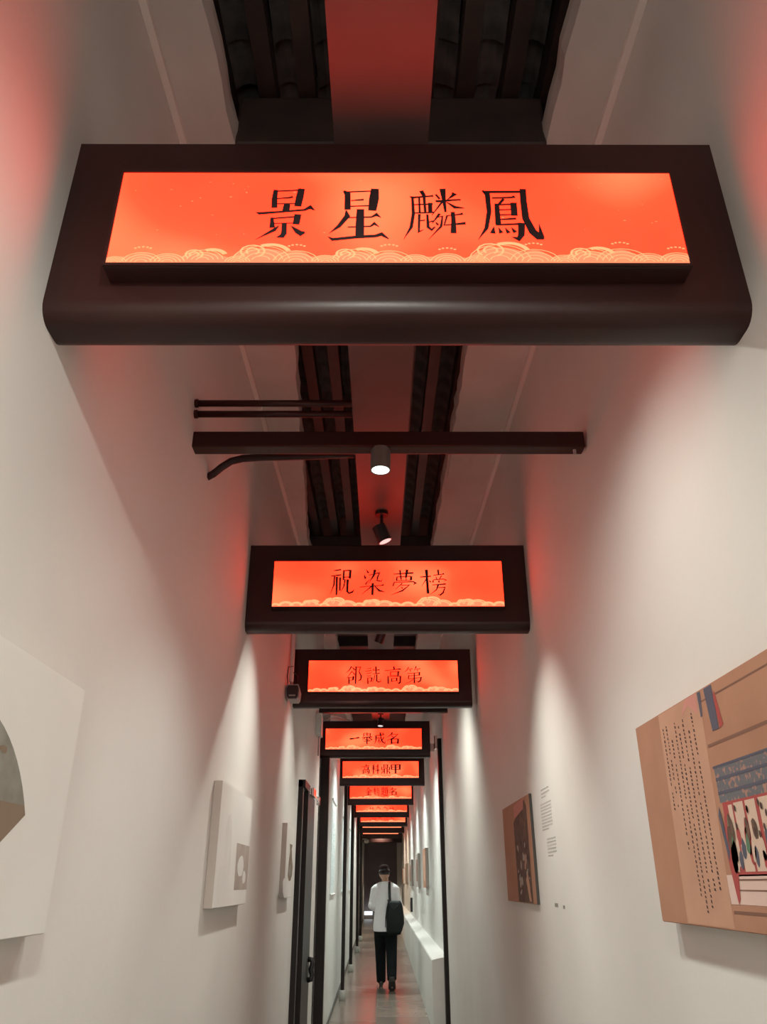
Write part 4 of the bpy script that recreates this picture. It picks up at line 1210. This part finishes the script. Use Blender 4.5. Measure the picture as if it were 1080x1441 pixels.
# trousers
tr = MB()
tr.tube([(0, 0, .70), (0, 0, .80), (0, 0, .90), (0, 0, .96)], [(.135, .105), (.165, .115), (.155, .112), (.14, .10)], 22)
for h, k_, a_ in ((hipL, kneeL, ankL), (hipR, kneeR, ankR)):
    mid = tuple(a * .5 + b * .5 for a, b in zip(h, k_))
    cal = tuple(a * .5 + b * .5 for a, b in zip(k_, a_))
    hem = tuple(a * -.05 + b * 1.05 for a, b in zip(k_, a_))
    tr.tube([h, mid, k_, cal, hem], [.100, .095, .084, .078, .070], 16)
    tr.ball(k_, .084)
for s, k_, a_ in ((-1, kneeL, ankL), (1, kneeR, ankR)):
    for q in range(3):
        u_ = .72 + .10 * q
        c = [a * (1 - u_) + b * u_ for a, b in zip(k_, a_)]
        tr.tube([(c[0] - .062, c[1], c[2]), (c[0] - .03, c[1] - .06, c[2] - .012), (c[0] + .03, c[1] - .06, c[2] + .010), (c[0] + .062, c[1], c[2])], .010, 8)
tr.v = [tuple(Vector(v) + P0) for v in tr.v]
o = remeshed(tr, 'trousers', M['trouser'], None, 0.010, 2)
place(o, per)


# shoes
def shoe(heel, toe, lift):
    heel, toe = Vector(heel), Vector(toe)
    d = (toe - heel)
    up = Vector((0, 0, 1))
    m1, m2 = MB(), MB()
    st_ = [(-.10, .036, .05), (.12, .046, .075), (.35, .048, .065), (.60, .053, .045), (.85, .050, .034), (1.02, .026, .022)]
    pts = [heel + d * a + up * (c * .55 + .012) for a, w_, c in st_]
    m1.tube(pts, [(w_, c * .55) for a, w_, c in st_], 14)
    pts = [heel + d * a + up * .008 for a, w_, c in st_]
    m2.tube(pts, [(w_ + .003, .009) for a, w_, c in st_], 14)
    return m1, m2


for nm, heel, toe in (('shoe', (-.068, .235, .0), (-.078, .475, .0)), ('shoe', (.088, -.335, .135), (.094, -.185, -.006))):
    m1, m2 = shoe(heel, toe, 0)
    m1.v = [tuple(Vector(v) + P0 + Vector((0, 0, .0172 * v[1]))) for v in m1.v]
    m2.v = [tuple(Vector(v) + P0 + Vector((0, 0, .0172 * v[1]))) for v in m2.v]
    o = m1.build(nm, M['shoe'], per, smooth=True)
    m2.build('shoe_sole', M['sole'], o, smooth=True)
# hat: felt crown, curled brim, band
tilt = Matrix.Translation(P0 + hc + Vector((0, 0, .022))) @ Matrix.Rotation(R(-5), 4, 'Y') @ Matrix.Rotation(R(-6), 4, 'X')


def lathe(prof, n, sx, sy, wave=0.0):
    vs, fs = [], []
    for r_, z in prof:
        for i in range(n):
            a = 2 * math.pi * i / n
            vs.append(tilt @ Vector((r_ * sx * math.cos(a), r_ * sy * math.sin(a), z + wave * (r_ > .1) * math.cos(2 * a))))
    for j in range(len(prof) - 1):
        for i in range(n):
            a, b = j * n + i, j * n + (i + 1) % n
            fs.append((a, b, b + n, a + n))
    return MB().add(vs, fs)


hat = lathe([(.094, .0), (.136, -.016), (.138, -.011), (.099, .010), (.096, .045), (.088, .078), (.064, .100), (.030, .108), (.001, .106)], 28, .84, .98, .006).build('hat', M['hat'], per, smooth=True)
lathe([(.0995, .012), (.0998, .032), (.0955, .033), (.0955, .012)], 28, .84, .98).build('hat_band', M['black'], hat, smooth=True)

# shoulder bag at the right hip, strap over the right shoulder
t = thing('shoulder_bag', (PX + .15, PY - .14, PZ + .73), 'slouchy black shoulder bag hanging at the right hip of the person', 'bag')
sec = [(-.30, .090, .03), (-.24, .122, .055), (-.15, .136, .072), (-.05, .138, .074), (.06, .128, .064), (.12, .112, .048), (.155, .094, .028)]
g_ = MB()
n = 24
vs, fs = [], []
for z, a, b in sec:
    for i in range(n):
        th = 2 * math.pi * i / n
        ca, sa = math.cos(th), math.sin(th)
        ex = math.copysign(abs(ca) ** .55, ca) * a
        ey = math.copysign(abs(sa) ** .55, sa) * b
        sl = .055 * (-z) if z < 0 else 0
        vs.append(P0 + Vector((.140 + ex + (.02 if z < -.2 else 0) * ca * 0 + (-.02 if z < -.22 else 0) + .18 * 0 + sl, -.155 + ey - .02, 1.02 + z + .006 * math.sin(5 * th + z * 30) + (.10 * (ex) if z < -.2 else 0))))
for j in range(len(sec) - 1):
    for i in range(n):
        a, b = j * n + i, j * n + (i + 1) % n
        fs.append((a, b, b + n, a + n))
fs += [tuple(reversed(range(n))), tuple(range((len(sec) - 1) * n, len(sec) * n))]
g_.add(vs, fs)
bagb = g_.build('bag_body', M['bag'], t, smooth=True)
# flap folds
MB().tube([P0 + Vector((.06, -.238, 1.13)), P0 + Vector((.12, -.250, 1.05)), P0 + Vector((.19, -.240, 1.12))], .006, 8).build('bag_seam', M['bag'], bagb, smooth=True)


def ribbon(pts, wd, th):
    m_ = MB()
    m_.tube(pts, [(wd, th)] * len(pts), 10)
    return m_


m_ = ribbon([P0 + Vector(p) for p in ((.070, -.200, 1.16), (.064, -.160, 1.25), (.062, -.118, 1.36), (.064, -.06, 1.437), (.068, .02, 1.452), (.076, .10, 1.40), (.100, .135, 1.25), (.16, .10, 1.12), (.215, -.10, 1.12))], .021, .006)
m_.build('bag_strap', M['black'], t, smooth=True)
MB().tube([P0 + Vector(p) for p in ((.06, -.215, 1.17), (.035, -.22, 1.20), (.045, -.222, 1.14), (.02, -.205, 1.08), (.0, -.165, .95), (-.002, -.16, .82))], .007, 8).build('drawstring', M['black'], t, smooth=True)
